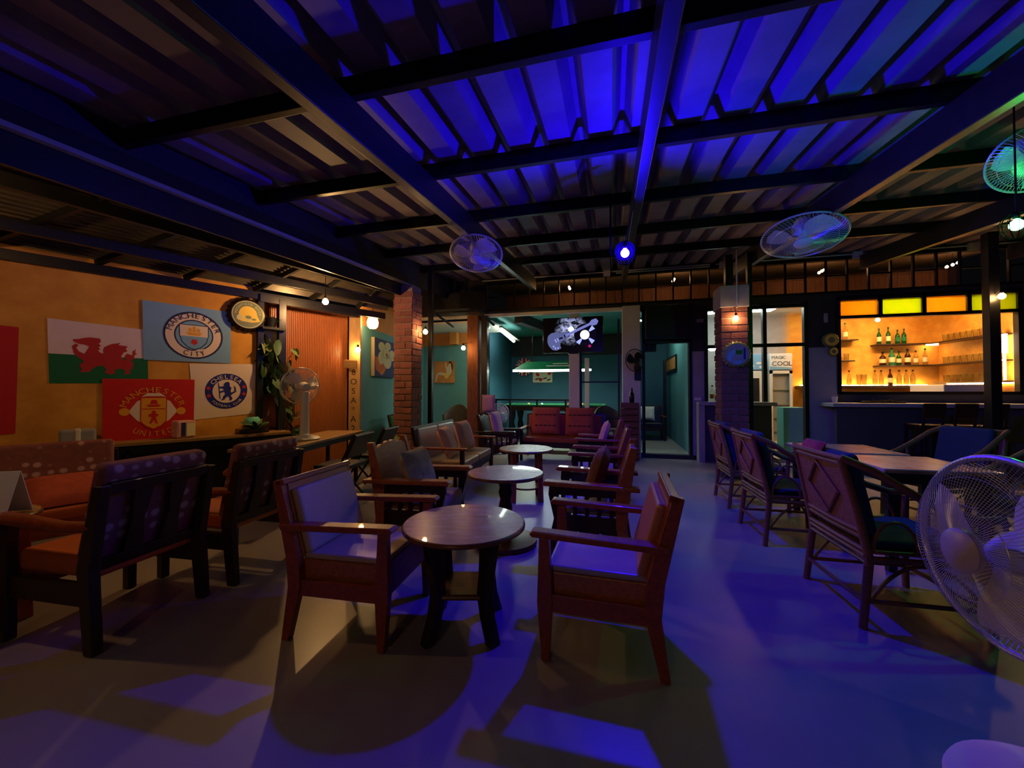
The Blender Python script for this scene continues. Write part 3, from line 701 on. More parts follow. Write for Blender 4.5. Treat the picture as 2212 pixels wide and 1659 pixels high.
def round_table(label, loc, h, r, style, rz=0.0):
    t = thing('round_table', label, 'table', loc, rz, 'round wooden tables')
    MB().lathe([(0, h - 0.028), (r - 0.02, h - 0.028), (r, h - 0.018), (r, h - 0.006), (r - 0.006, h)] , 64).build('table_edge', 'wood_edge', t)
    MB().lathe([(0, h - 0.002), (r - 0.008, h - 0.002), (r - 0.010, h + 0.0015), (0, h + 0.0015)], 64).build('table_top', 'wood_top', t)
    if style == 'curved':
        for k in range(4):
            a = PI / 4 + k * PI / 2; ca, sa = math.cos(a), math.sin(a)
            prof = [(0.205, 0), (0.255, 0), (0.215, 0.12), (0.20, 0.22), (0.215, 0.34), (0.25, h - 0.03), (0.16, h - 0.03), (0.15, 0.34), (0.135, 0.22), (0.16, 0.12)]
            n_ = Vector((-sa, ca, 0))
            MB().prism(prof, lambda q, b, tt: Vector((q * ca, q * sa, b)) + n_ * tt, -0.03, 0.03).build('leg', 'wood_dark', t, 0.006)
        MB().mm((-0.14, -0.14, 0.20), (0.14, 0.14, 0.228)).build('shelf', 'wood_edge', t, 0.03)
    elif style == 'pedestal':
        MB().lathe([(0.05, 0.05), (0.065, 0.12), (0.05, 0.2), (0.058, 0.3), (0.045, 0.36), (0.06, 0.42), (0.05, 0.46), (0.09, h - 0.03)], 20).build('pedestal', 'wood_dark', t)
        MB().lathe([(0.24, 0), (0.26, 0.012), (0.255, 0.04), (0.07, 0.06), (0.0, 0.06)], 40).build('base', 'wood_edge', t)
    else:
        for k in range(4):
            a = PI / 4 + k * PI / 2
            MB().bar((0.22 * math.cos(a), 0.22 * math.sin(a), 0), (0.2 * math.cos(a), 0.2 * math.sin(a), h - 0.03), 0.055, 0.055, (1, 0, 0)).build('leg', 'wood_red', t, 0.006)
        MB().lathe([(0, 0.14), (0.19, 0.14), (0.19, 0.16), (0, 0.16)], 32).build('shelf', 'wood_edge', t)
    return t
def square_table(label, loc, lx, ly, h, top, rz=0.0, group='square tables by the rattan chairs'):
    t = thing('square_table', label, 'table', loc, rz, group)
    MB().mm((-lx / 2, -ly / 2, h - 0.03), (lx / 2, ly / 2, h)).build('table_top', top, t, 0.008)
    MB().mm((-lx / 2 + 0.05, -ly / 2 + 0.05, h - 0.11), (lx / 2 - 0.05, ly / 2 - 0.05, h - 0.03)).build('apron', 'wood_dark', t, 0.004)
    for sx in (-1, 1):
        for sy in (-1, 1):
            MB().mm((sx * (lx / 2 - 0.07) - 0.025, sy * (ly / 2 - 0.07) - 0.025, 0), (sx * (lx / 2 - 0.07) + 0.025, sy * (ly / 2 - 0.07) + 0.025, h - 0.1)).build('leg', 'wood_dark', t, 0.004)
    return t
def loose_cushion(label, p, rz, tilt, wd, h, tk, m, group=None):
    o = MB(); pillow(o, (0, 0, 0), wd, h, tk); o = o.build('cushion', m)
    o.location = p; o.rotation_euler = (tilt, 0, rz); return tag(o, label, 'cushion', group)
RF = -PI / 2      # faces +x
LF = PI / 2       # faces -x
# ---- first row
armchair_plain('nearest wooden armchair with pale grey vinyl seat and back, arm edge against the round table', (-1.32, 1.93, 0), RF + 0.06, 'vinyl_cream', 'vinyl_cream')
armchair_plain('reddish wooden armchair with tan vinyl back, nearest on the passage side', (-0.06, 2.08, 0), LF - 0.03, 'vinyl_grey', 'vinyl_tan')
round_table('round glossy table with four curved dark legs and a small shelf below', (-0.765, 1.97, 0), 0.55, 0.325, 'curved', 0.25)
# ---- second row
armchair_carved('carved armchair with a scalloped crest, holding a mottled grey cushion', (-1.47, 2.90, 0), RF + 0.08)
loose_cushion('mottled grey plush cushion leaning in the carved armchair', (-1.50, 2.86, 0.615), RF + 0.08, math.radians(20), 0.42, 0.36, 0.13, 'cushion_grey')
armchair_carved('dark slatted armchair with a brown cushion, behind the tan vinyl armchair', (-0.16, 3.10, 0), LF - 0.04, seat_m='vinyl_grey')
loose_cushion('brown cushion leaning upright in the dark slatted armchair', (-0.10, 3.12, 0.63), LF - 0.04, math.radians(17), 0.40, 0.38, 0.13, 'cushion_brown')
round_table('round table on a single turned pedestal with a round foot', (-0.85, 3.12, 0), 0.58, 0.315, 'pedestal')
# ---- third row
sofa_wood('two-seat wooden sofa with tan seat and two pink cushions', (-1.98, 4.88, 0), RF + 0.04, 1.28, 'vinyl_seat', 'vinyl_grey', 'wooden sofas')
loose_cushion('pink striped cushion at the near end of the two-seat sofa', (-2.02, 4.62, 0.61), RF + 0.15, math.radians(24), 0.44, 0.40, 0.13, 'cushion_pink', 'pink cushions on the sofa')
loose_cushion('pink striped cushion at the far end of the two-seat sofa', (-2.00, 5.15, 0.63), RF - 0.05, math.radians(18), 0.44, 0.42, 0.13, 'cushion_pink', 'pink cushions on the sofa')
round_table('round table on four straight red legs, farthest from the viewer', (-0.965, 4.45, 0), 0.585, 0.315, 'straight', 0.3)
armchair_carved('slatted armchair with pale seat, third along the passage side', (-0.14, 4.48, 0), LF, seat_m='vinyl_grey', board='wood_red')
armchair_carved('slatted armchair, fourth along the passage side, with a pink cushion', (-0.18, 5.75, 0), LF, seat_m='vinyl_seat', board='wood_red')
loose_cushion('pink cushion in the fourth armchair of the passage side', (-0.10, 5.75, 0.63), LF, math.radians(17), 0.42, 0.40, 0.12, 'cushion_pink')
armchair_carved('dark slatted armchair before the wooden column, with a pink back cushion', (-1.83, 6.40, 0), RF + 0.03, board='wood_dark')
loose_cushion('pink back cushion in the dark armchair before the wooden column', (-1.90, 6.40, 0.68), RF, math.radians(14), 0.44, 0.46, 0.12, 'cushion_pink')
# ---- maroon sofa facing the camera
t = sofa_wood('long dark wooden bench seat with two tufted maroon back cushions, facing the viewer', (-0.86, 7.18, 0), PI, 1.45, 'wood_red', 'cushion_red', 'wooden sofas', seats=1, arms=True)
for i, px_ in enumerate((1179, 1252)):
    p = ony(px_, 912, 7.26)
    mb = MB(); pillow(mb, (0, 0, 0), 0.52, 0.50, 0.13, None, 12, 0.02)
    o = mb.build('cushion', 'cushion_red'); o.location = (p.x, 7.27, 0.70); o.rotation_euler = (math.radians(-12), 0, 0)
    for k in (-1, 1):                                    # rows of tufts
        MB().tube([(-0.21, -0.050, k * 0.10), (-0.1, -0.063, k * 0.10), (0, -0.0645, k * 0.10), (0.1, -0.063, k * 0.10), (0.21, -0.050, k * 0.10)], 0.006, 6).build('seam', 'wood_dark', o)
        for q in range(-2, 3): MB().ball((q * 0.085, -0.062, k * 0.10), 0.016, 8, 6).build('button', 'wood_dark', o)
    tag(o, ('tufted maroon cushion on the bench, under the screen, nearer the round tables', 'tufted maroon cushion on the bench, nearer the white column')[i], 'cushion', 'tufted maroon cushions')
# ---- left lounge: spotted armchairs and sofa
armchair_floral('spotted armchair seen from behind, nearest the viewer on the flag wall side', (-2.70, 1.57, 0), LF + 0.05, 0.53)
armchair_floral('spotted armchair seen from behind, beyond the nearest one, beside the grey armchair', (-2.68, 2.26, 0), LF + 0.05, 0.53)
armchair_floral('spotted sofa with its back to the flag wall', (-4.23, 1.76, 0), RF - 0.46, 1.25, 'armchairs in spotted cloth', 2).scale = (1, 1, 0.93)
loose_cushion('flat red cushion lying on the spotted sofa', (-4.02, 2.05, 0.50), RF - 0.4, math.radians(68), 0.44, 0.42, 0.12, 'cushion_red')
t = round_table('low table with a folded menu, in front of the spotted sofa', (-3.30, 1.28, 0), 0.58, 0.27, 'straight')
t = thing('menu_card', 'pale folded menu card standing on the low table', 'menu', (-3.20, 1.34, 0.5815), 0.5)
for s in (-1, 1): MB().box((0, s * 0.04, 0.12), (0.22, 0.004, 0.245), rx(s * 0.32)).build('card_leaf', 'paper', t)
# ---- rattan side
rattan_chair('rattan chair with a woven diamond back and red head pad, nearest the viewer', (1.56, 2.76, 0), RF + 0.04, tied=True)
rattan_chair('rattan chair with a woven diamond back, middle one of the three in a row', (1.48, 3.86, 0), RF + 0.03)
rattan_chair('rattan chair with a woven diamond back, farthest of the row, by the brick pillar', (1.50, 4.88, 0), RF)
rattan_chair('rattan chair with blue cushion facing the row, by the bar counter', (3.02, 4.62, 0), LF + 0.25)
rattan_chair('rattan chair with blue cushion behind the big white fan', (3.0, 3.62, 0), LF + 0.1)
square_table('square pinkish stone-topped table in front of the middle rattan chair', (2.14, 3.55, 0), 0.66, 0.66, 0.72, 'marble_top')
square_table('mosaic-topped square table beyond the stone-topped one', (2.16, 4.45, 0), 0.70, 0.66, 0.70, 'marble_top')
# ---- stool beside the viewer: round pale top
t = thing('plastic_stool', 'pale round plastic stool at the bottom edge of the picture', 'stool', (0.77, 0.87, 0), 0.3)
MB().lathe([(0.0, 0.495), (0.14, 0.497), (0.165, 0.505), (0.171, 0.518), (0.166, 0.529), (0.14, 0.533), (0.0, 0.530)], 48).build('seat', 'white_plastic', t)
for k in range(4):
    q = PI / 4 + k * PI / 2
    MB().bar((0.16 * math.cos(q), 0.16 * math.sin(q), 0), (0.115 * math.cos(q), 0.115 * math.sin(q), 0.5), 0.045, 0.03, (math.cos(q), math.sin(q), 0.2)).build('leg', 'white_plastic', t, 0.006)
MB().tube([(0.135 * math.cos(2 * PI * i / 32), 0.135 * math.sin(2 * PI * i / 32), 0.2) for i in range(32)], 0.009, 6, True).build('brace_ring', 'white_plastic', t)
# ---- counter along the flag wall, long table with fan, black chairs
t = thing('wall_counter', 'narrow wooden counter along the flag wall', 'counter', (WA.x, WA.y, 0), WR)
MB().mm((-5.0, -0.30, 0.70), (0.3, -0.012, 0.735)).build('counter_top', 'wood_plank', t, 0.004)
MB().mm((-5.0, -0.28, 0.62), (0.3, -0.25, 0.70)).build('front_rail', 'steel', t)
MB().mm((-5.0, -0.10, 0.0), (0.3, -0.06, 0.62)).build('back_panel', 'black', t)
for u in (-3.2, -2.2, -1.2, -0.3): MB().bar((u, -0.26, 0.0), (u, -0.26, 0.66), 0.04, 0.04).build('leg', 'steel', t)
TA = Vector((-3.05, 3.05, 0)); TD = Vector((-0.35, 1.75, 0)).normalized(); TR = math.atan2(TD.y, TD.x)
t = thing('long_table', 'long plank table carrying the white fan', 'table', TA, TR)
for k in range(4): MB().mm((0, 0.012 + k * 0.13, 0.66), (1.85, 0.138 + k * 0.13, 0.69)).build('plank', 'wood_plank', t, 0.004)
MB().mm((0.05, 0.04, 0.60), (1.8, 0.08, 0.66)).build('rail', 'steel', t)
MB().mm((0.05, 0.44, 0.60), (1.8, 0.48, 0.66)).build('rail', 'steel', t)
for u in (0.1, 1.72):
    for v in (0.06, 0.46): MB().mm((u - 0.02, v - 0.02, 0), (u + 0.02, v + 0.02, 0.6)).build('leg', 'steel', t)
def black_chair(label, loc, rz):
    t = thing('folding_chair', label, 'chair', loc, rz, 'black chairs at the long table')
    for s in (-1, 1):
        MB().tube([(s * 0.2, 0.2, 0), (s * 0.2, -0.06, 0.42), (s * 0.2, -0.24, 0.80)], 0.012, 8).build('leg', 'steel', t)
        MB().tube([(s * 0.19, -0.22, 0), (s * 0.19, 0.18, 0.42)], 0.012, 8).build('leg', 'steel', t)
    for y in (0.17, -0.19): MB().tube([(-0.2, y, 0.06), (0.2, y, 0.06)], 0.01, 8).build('stretcher', 'steel', t)
    MB().mm((-0.2, -0.18, 0.42), (0.2, 0.22, 0.465)).build('seat', 'vinyl_navy', t, 0.015, seg=3)
    mb = MB(); n_ = 8; vs = []
    MB().box((0, -0.20, 0.665), (0.44, 0.035, 0.27), rx(math.radians(24))).build('backrest', 'vinyl_navy', t, 0.014, seg=3)
    return t
black_chair('black folding chair at the long table, nearer the white fan', (-2.88, 3.72, 0), LF + 0.15)
black_chair('black folding chair at the long table, nearer the brick pillar', (-2.98, 4.42, 0), LF + 0.15)
# green armchair, wicker chair, small chairs indoors
t = sofa_wood('small armchair with green cushions against the turquoise wall', (-3.62, 6.62, 0.0), RF + 0.25, 0.62, 'cushion_green', 'cushion_green', 'indoor chairs', 1)
loose_cushion('white cushion standing in the green armchair', (-3.60, 6.62, 0.62), RF + 0.25, math.radians(14), 0.36, 0.36, 0.12, 'cushion_white')
def wicker(label, loc, rz):
    t = thing('wicker_chair', label, 'chair', loc, rz, 'wicker chairs indoors')
    vs = []; n_ = 24; mb = MB()
    for i in range(n_ + 1):
        a = PI + PI * i / n_; hh = 0.62 + 0.24 * math.sin(PI * i / n_) ** 1.5
        for q, z in ((0.30, 0.38), (0.33, hh)): vs.append((q * math.cos(a), q * math.sin(a) * 0.9, z))
        for q, z in ((0.27, 0.38), (0.30, hh)): vs.append((q * math.cos(a), q * math.sin(a) * 0.9, z))
    fs = []
    for i in range(n_):
        o = i * 4; p_ = o + 4
        fs += [(o, p_, p_ + 1, o + 1), (o + 2, o + 3, p_ + 3, p_ + 2), (o + 1, p_ + 1, p_ + 3, o + 3)]
    mb.add(vs, fs, True); mb.build('shell', 'wicker', t)
    MB().lathe([(0, 0.34), (0.29, 0.34), (0.29, 0.39), (0, 0.40)], 28).build('seat', 'wicker', t)
    for a in (0.7, 2.4, 3.9, 5.5): MB().tube([(0.24 * math.cos(a), 0.24 * math.sin(a), 0), (0.22 * math.cos(a), 0.22 * math.sin(a), 0.35)], 0.018, 8).build('leg', 'wicker', t)
    return t
p = ony(985, 900, 8.7); wicker('round-backed wicker chair against the far turquoise wall', (p.x, 8.65, 0.07), PI)
p = ony(1405, 900, 9.9); q = sofa_wood('dark chair with a white cushion at the end of the passage', (0.92, 10.1, 0.07), PI, 0.6, 'vinyl_navy', 'vinyl_navy', 'indoor chairs', 1)
loose_cushion('small white cushion on the dark chair in the passage', (0.84, 10.12, 0.70), PI, math.radians(14), 0.38, 0.36, 0.12, 'cushion_white')
p = ony(1316, 890, 8.62); wicker('wicker chair by the pool table, behind the black frame', (p.x, 8.62, 0.07), PI + 0.4)
# ================================================================== FLAGS AND SIGNS ON THE LEFT WALL
def flag(name, label, corners, base_m, n0=0.002, seed=1, halves=None):
    """corners TL,TR,BR,BL in the photograph, measured on the wall"""
    TL, TR, BR, BL = [onwall(*c) for c in corners]
    t = thing(name, label, 'flag', (WA.x, WA.y, 0), WR)
    def g(s, q, off=0.0):
        a = (TL[0] + (TR[0] - TL[0]) * s, TL[1] + (TR[1] - TL[1]) * s); b = (BL[0] + (BR[0] - BL[0]) * s, BL[1] + (BR[1] - BL[1]) * s)
        u, z = b[0] + (a[0] - b[0]) * q, b[1] + (a[1] - b[1]) * q
        wv = 0.0006 * math.sin(5 * s + seed) + 0.0005 * math.sin(7 * (s + q) + seed)
        return Vector((u, -(n0 + 0.003 + wv + off), z))
    for (m_, q0, q1) in (halves or [(base_m, 0.0, 1.0)]):
        mb = MB(); n_ = 24; vs = []
        for i in range(n_ + 1):
            for j in range(n_ + 1): vs.append(g(i / n_, q0 + (q1 - q0) * j / n_))
        mb.add(vs, [(i * (n_ + 1) + j, (i + 1) * (n_ + 1) + j, (i + 1) * (n_ + 1) + j + 1, i * (n_ + 1) + j + 1) for i in range(n_) for j in range(n_)], True)
        mb.build('cloth' if not halves else 'cloth_band', m_, t)
    Wd = ((TR[0] - TL[0]) + (BR[0] - BL[0])) / 2; H = ((TL[1] - BL[1]) + (TR[1] - BR[1])) / 2
    return t, g, Wd / H
def printer(t, g, asp, cx, cy):
    """x,y in units of flag height about (cx,cy); lays flat print on the cloth"""
    lay = [0.0018]
    def put(name, m, fn):
        o = lay[0]; lay[0] += 0.0004
        mb = MB(); fn(mb, lambda x, y: g(cx + x / asp, cy + y, o)); mb.build(name, m, t)
    return put
# red flag cut by the picture edge
flag('flag', 'plain red flag at the edge of the picture', [(-110, 690), (41, 707), (33, 937), (-110, 945)], 'f_crimson', seed=2)
# Wales
t, g, asp = flag('flag', 'white over green flag with a red dragon', [(102, 687), (318, 713), (320, 828), (106, 828)], 'f_white', seed=3, halves=[('f_white', 0.46, 1.0), ('f_green', 0.0, 0.46)])
dr = [(560, 855), (600, 850), (640, 838), (690, 828), (770, 830), (778, 858), (760, 875), (778, 892), (758, 905), (772, 922), (752, 932), (772, 952), (796, 955), (792, 928), (802, 902), (840, 880), (870, 868), (942, 852), (922, 874), (1002, 878), (985, 905), (1000, 922), (965, 938), (942, 972), (968, 1000), (985, 1002), (974, 965), (996, 944), (1040, 958), (1045, 920), (1075, 898), (1066, 928), (1082, 945), (1062, 952), (1052, 992), (1022, 1012), (1050, 1024), (1040, 1078), (1012, 1090), (1022, 1122), (962, 1130), (980, 1100), (942, 1080), (882, 1090), (892, 1120), (852, 1136), (802, 1116), (822, 1092), (792, 1062), (752, 1060), (702, 1088), (682, 1114), (602, 1120), (622, 1095), (602, 1062), (642, 1030), (602, 1002), (562, 970), (548, 912), (578, 888), (602, 900), (582, 922), (602, 950), (642, 968), (662, 940), (682, 905), (642, 892), (606, 890), (558, 872)]
put = printer(t, g, asp, 0, 0)
put('dragon', 'f_dragon', lambda mb, f: flat(mb, [((x - 375) / 805 * asp, (1210 - y) / 500) for x, y in dr], f))
# sky blue club flag
t, g, asp = flag('flag', 'sky blue football flag with a round ship crest reading MANCHESTER CITY', [(307, 648), (498, 675), (498, 785), (310, 777)], 'f_sky', n0=0.010, seed=5)
put = printer(t, g, asp, 0.55, 0.48); R0 = 0.43
put('crest_rim', 'f_navy', lambda mb, f: flat(mb, disc(0, 0, R0), f))
put('crest_ring', 'f_cream', lambda mb, f: flat(mb, disc(0, 0, R0 * 0.93), f))
put('crest_inner_rim', 'f_navy', lambda mb, f: flat(mb, disc(0, 0, R0 * 0.66), f))
put('crest_field', 'f_sky', lambda mb, f: flat(mb, disc(0, 0, R0 * 0.61), f))
sh = lambda k: [(-0.2 * k, 0.18 * k), (0.2 * k, 0.18 * k), (0.2 * k, 0.0), (0.17 * k, -0.12 * k), (0.09 * k, -0.21 * k), (0, -0.25 * k), (-0.09 * k, -0.21 * k), (-0.17 * k, -0.12 * k), (-0.2 * k, 0)]
put('shield_edge', 'f_navy', lambda mb, f: flat(mb, sh(1.07), f))
put('shield', 'f_sky', lambda mb, f: flat(mb, sh(1.0), f))
put('shield_top', 'f_cream', lambda mb, f: flat(mb, [(-0.2, 0.18), (0.2, 0.18), (0.2, -0.02), (-0.2, -0.02)], f))
def ship(mb, f):
    flat(mb, [(-0.12, 0.05), (0.12, 0.05), (0.08, 0.0), (-0.08, 0.0)], f)
    for x, h in ((-0.06, 0.07), (0.0, 0.1), (0.06, 0.07)): flat(mb, [(x - 0.026, 0.06), (x + 0.026, 0.06), (x + 0.02, 0.06 + h), (x - 0.02, 0.06 + h)], f)
put('ship', 'f_gold', ship)
put('rose', 'f_crimson', lambda mb, f: flat(mb, [(0.055 * (1 if i % 2 else 0.75) * math.cos(PI / 2 + i * PI / 5), -0.12 + 0.06 * (1 if i % 2 else 0.75) * math.sin(PI / 2 + i * PI / 5)) for i in range(10)], f))
put('lettering', 'f_navy', lambda mb, f: text_arc(mb, 'MANCHESTER', 0.125, 0, 0, R0 * 0.735, PI / 2, f, 2.5))
put('lettering', 'f_navy', lambda mb, f: text_arc(mb, 'CITY', 0.125, 0, 0, R0 * 0.88, -PI / 2, f, 0.72, True))
# red club flag
t, g, asp = flag('flag', 'red football flag with a golden ship and devil crest between white scrolls', [(221, 818), (420, 820), (417, 946), (220, 956)], 'f_red', n0=0.010, seed=7)
put = printer(t, g, asp, 0.53, 0.47)
for s_ in (-1, 1): put('scroll', 'f_cream', lambda mb, f, s=s_: flat(mb, [(s * 0.30, 0.0), (s * 0.2, 0.17), (s * 0.13, 0.2), (s * 0.13, -0.2), (s * 0.2, -0.14)], f))
put('scroll', 'f_cream', lambda mb, f: flat(mb, [(-0.15, 0.24), (-0.08, 0.30), (0.08, 0.30), (0.15, 0.24), (0.08, 0.25), (-0.08, 0.25)], f))
for s_ in (-1, 1): put('football', 'f_gold', lambda mb, f, s=s_: flat(mb, disc(s * 0.345, 0.0, 0.062, 16), f))
sh2 = lambda k: [(-0.15 * k, 0.22 * k), (0.15 * k, 0.22 * k), (0.15 * k, -0.16 * k), (0.09 * k, -0.23 * k), (0, -0.28 * k), (-0.09 * k, -0.23 * k), (-0.15 * k, -0.16 * k)]
put('shield_edge', 'f_red', lambda mb, f: flat(mb, sh2(1.08), f)); put('shield', 'f_gold', lambda mb, f: flat(mb, sh2(1.0), f))
put('shield_line', 'f_red', lambda mb, f: flat(mb, [(-0.14, 0.05), (0.14, 0.05), (0.14, 0.035), (-0.14, 0.035)], f))
put('ship', 'f_red', lambda mb, f: (flat(mb, [(-0.09, 0.11), (0.09, 0.11), (0.06, 0.075), (-0.06, 0.075)], f), flat(mb, [(-0.05, 0.12), (0.05, 0.12), (0.03, 0.19), (-0.03, 0.19)], f)))
dv = [(0.0, 0.02), (0.03, 0.0), (0.02, -0.03), (0.06, -0.05), (0.05, -0.09), (0.03, -0.07), (0.03, -0.12), (0.055, -0.2), (0.03, -0.2), (0.0, -0.14), (-0.03, -0.2), (-0.055, -0.19), (-0.03, -0.12), (-0.03, -0.07), (-0.06, -0.1), (-0.065, -0.05), (-0.02, -0.03), (-0.03, 0.0)]
put('devil', 'f_red', lambda mb, f: flat(mb, dv, f))
put('lettering', 'f_gold', lambda mb, f: text_arc(mb, 'MANCHESTER', 0.125, 0, -0.02, 0.335, PI / 2, f, 2.35))
put('lettering', 'f_gold', lambda mb, f: text_arc(mb, 'UNITED', 0.12, 0, 0.03, 0.44, -PI / 2, f, 1.1, True))
# white club flag
t, g, asp = flag('flag', 'white football flag with a blue lion crest reading CHELSEA', [(409, 785), (552, 787), (549, 893), (418, 907)], 'f_cream', n0=0.002, seed=9)
put = printer(t, g, asp, 0.53, 0.48); R0 = 0.335
put('crest_ring', 'f_blue', lambda mb, f: flat(mb, disc(0, 0, R0), f))
put('crest_field', 'f_cream', lambda mb, f: flat(mb, disc(0, 0, R0 * 0.66), f))
for s_, q_ in ((-1, -1), (-1, 1), (1, -1), (1, 1)): put('crest_badge', 'f_crimson', lambda mb, f, s=s_, q=q_: flat(mb, disc(s * R0 * 0.83, q * 0.07, 0.03, 12), f))
lion = [(-0.02, 0.17), (0.03, 0.18), (0.05, 0.14), (0.045, 0.1), (0.075, 0.06), (0.06, 0.0), (0.07, -0.03), (0.12, -0.01), (0.12, 0.06), (0.10, 0.10), (0.14, 0.07), (0.15, -0.02), (0.09, -0.06), (0.06, -0.09), (0.09, -0.14), (0.07, -0.18), (0.03, -0.18), (0.045, -0.15), (0.02, -0.1), (-0.02, -0.12), (-0.04, -0.16), (-0.1, -0.17), (-0.07, -0.13), (-0.06, -0.09), (-0.03, -0.06), (-0.04, -0.01), (-0.11, -0.03), (-0.12, 0.0), (-0.05, 0.02), (-0.06, 0.05), (-0.12, 0.06), (-0.13, 0.1), (-0.09, 0.09), (-0.04, 0.1), (-0.05, 0.13)]
put('lion', 'f_blue', lambda mb, f: flat(mb, lion, f))
put('staff', 'f_blue', lambda mb, f: flat(mb, [(-0.135, 0.16), (-0.12, 0.16), (-0.10, -0.14), (-0.115, -0.14)], f))
put('lettering', 'f_cream', lambda mb, f: text_arc(mb, 'CHELSEA', 0.105, 0, 0, R0 * 0.71, PI / 2, f, 1.7))
put('lettering', 'f_cream', lambda mb, f: text_arc(mb, 'FOOTBALL CLUB', 0.065, 0, 0, R0 * 0.90, -PI / 2, f, 1.75, True))
# ---- bottle-cap signs
def cap_sign(name, label, c, axis, r, style):
    ax = Vector(axis).normalized(); q = Vector((0, 0, 1)); xx = q.cross(ax).normalized()
    if style == 'left': xx = xx
    t = thing(name, label, 'sign', c, 0, 'bottle-cap signs')
    mb = MB(); n_ = 84; vs = []
    for (rr, h, cr) in ((r * 1.0, 0.0, 0.03), (r * 0.97, 0.03, 0.03), (r * 0.86, 0.055, 0.0), (r * 0.80, 0.058, 0)):
        for i in range(n_):
            a = 2 * PI * i / n_; k = rr * (1 + cr * (1 if i % 4 < 2 else -1)); vs.append(xx * (k * math.cos(a)) + q * (k * math.sin(a)) + ax * h)
    fs = [(k * n_ + i, k * n_ + (i + 1) % n_, (k + 1) * n_ + (i + 1) % n_, (k + 1) * n_ + i) for k in range(3) for i in range(n_)] + [tuple(range(3 * n_, 4 * n_)), tuple(range(n_ - 1, -1, -1))]
    mb.add(vs, fs); mb.build('crown_cap', 'cap_black' if style == 'left' else 'cap_green', t)
    lay = [0.0595]
    def put(nm, m, fn):
        o = lay[0]; lay[0] += 0.0008; mb = MB(); fn(mb, lambda a, b: xx * (a * r) + q * (b * r) + ax * o); mb.build(nm, m, t)
    if style == 'left':
        put('label_edge', 'cap_pale', lambda mb, f: flat(mb, disc(0, 0, 0.80), f)); put('label_ring', 'cap_green', lambda mb, f: flat(mb, disc(0, 0, 0.755), f))
        put('picture', 'cap_yellow', lambda mb, f: flat(mb, [(-0.42, -0.25)] + [(0.46 * math.cos(a), 0.0 + 0.48 * math.sin(a)) for a in [PI - PI * i / 14 for i in range(15)]] + [(0.55, -0.2), (0.62, -0.35), (0.2, -0.45), (-0.3, -0.42), (-0.6, -0.3)], f))
        put('picture_detail', 'cap_green', lambda mb, f: (flat(mb, disc(0.02, -0.16, 0.16, 16, 0.1), f), flat(mb, disc(0.3, -0.26, 0.13, 12, 0.06), f)))
        put('picture_detail', 'cap_pale', lambda mb, f: (flat(mb, disc(-0.42, -0.2, 0.14, 14), f), flat(mb, [(-0.2, -0.28), (0.2, -0.28), (0.12, -0.38), (-0.12, -0.38)], f)))
        put('lettering', 'cap_pale', lambda mb, f: text_arc(mb, 'MOUNTAIN BEER', 0.17, 0, 0, 0.55, PI / 2, f, 2.9))
    elif style == 'pillar':
        put('label_ring', 'plaster_grey', lambda mb, f: flat(mb, disc(0, 0, 0.8), f))
        put('picture', 'f_sky', lambda mb, f: (flat(mb, [(-0.7, -0.2), (-0.5, 0.2), (-0.15, 0.4), (-0.1, 0.1), (-0.35, -0.2), (-0.4, -0.55), (-0.6, -0.45)], f), flat(mb, [(-0.3, -0.5), (0.4, -0.45), (0.2, -0.72), (-0.2, -0.72)], f)))
        put('picture_detail', 'cap_black', lambda mb, f: (flat(mb, [(-0.1, 0.3), (0.35, 0.3), (0.35, 0.0), (-0.1, 0.0)], f)))
        put('picture_detail', 'f_blue', lambda mb, f: (flat(mb, [(0.42, 0.45), (0.56, 0.45), (0.56, -0.4), (0.42, -0.4)], f)))
    else:
        put('label_ring', 'cap_yellow', lambda mb, f: flat(mb, disc(0, 0, 0.8), f)); put('picture', 'cap_green', lambda mb, f: flat(mb, disc(0, 0, 0.4), f))
    return t
u, z = onwall(532, 681); cap_sign('cap_sign', 'large black bottle-cap sign with a yellow and green label beside the flags', wp(u, z, 0.012), WN, 0.215, 'left')
cap_sign('cap_sign', 'round cap sign hanging on the brick pillar by the bar', (PRr.x + 0.01, PRr.y - 0.195, atd(1583, 765, 5.5).z), (0, -1, 0), 0.19, 'pillar')
p = ony(1793, 735, FY - 0.07); cap_sign('cap_sign', 'yellow cap sign on the grey wall, upper of two', (p.x, FY - 0.062, p.z), (0, -1, 0), 0.12, 'small')
p = ony(1795, 760, FY - 0.07); cap_sign('cap_sign', 'small yellow cap sign on the grey wall, lower of two', (p.x + 0.02, FY - 0.062, p.z), (0, -1, 0), 0.075, 'small')
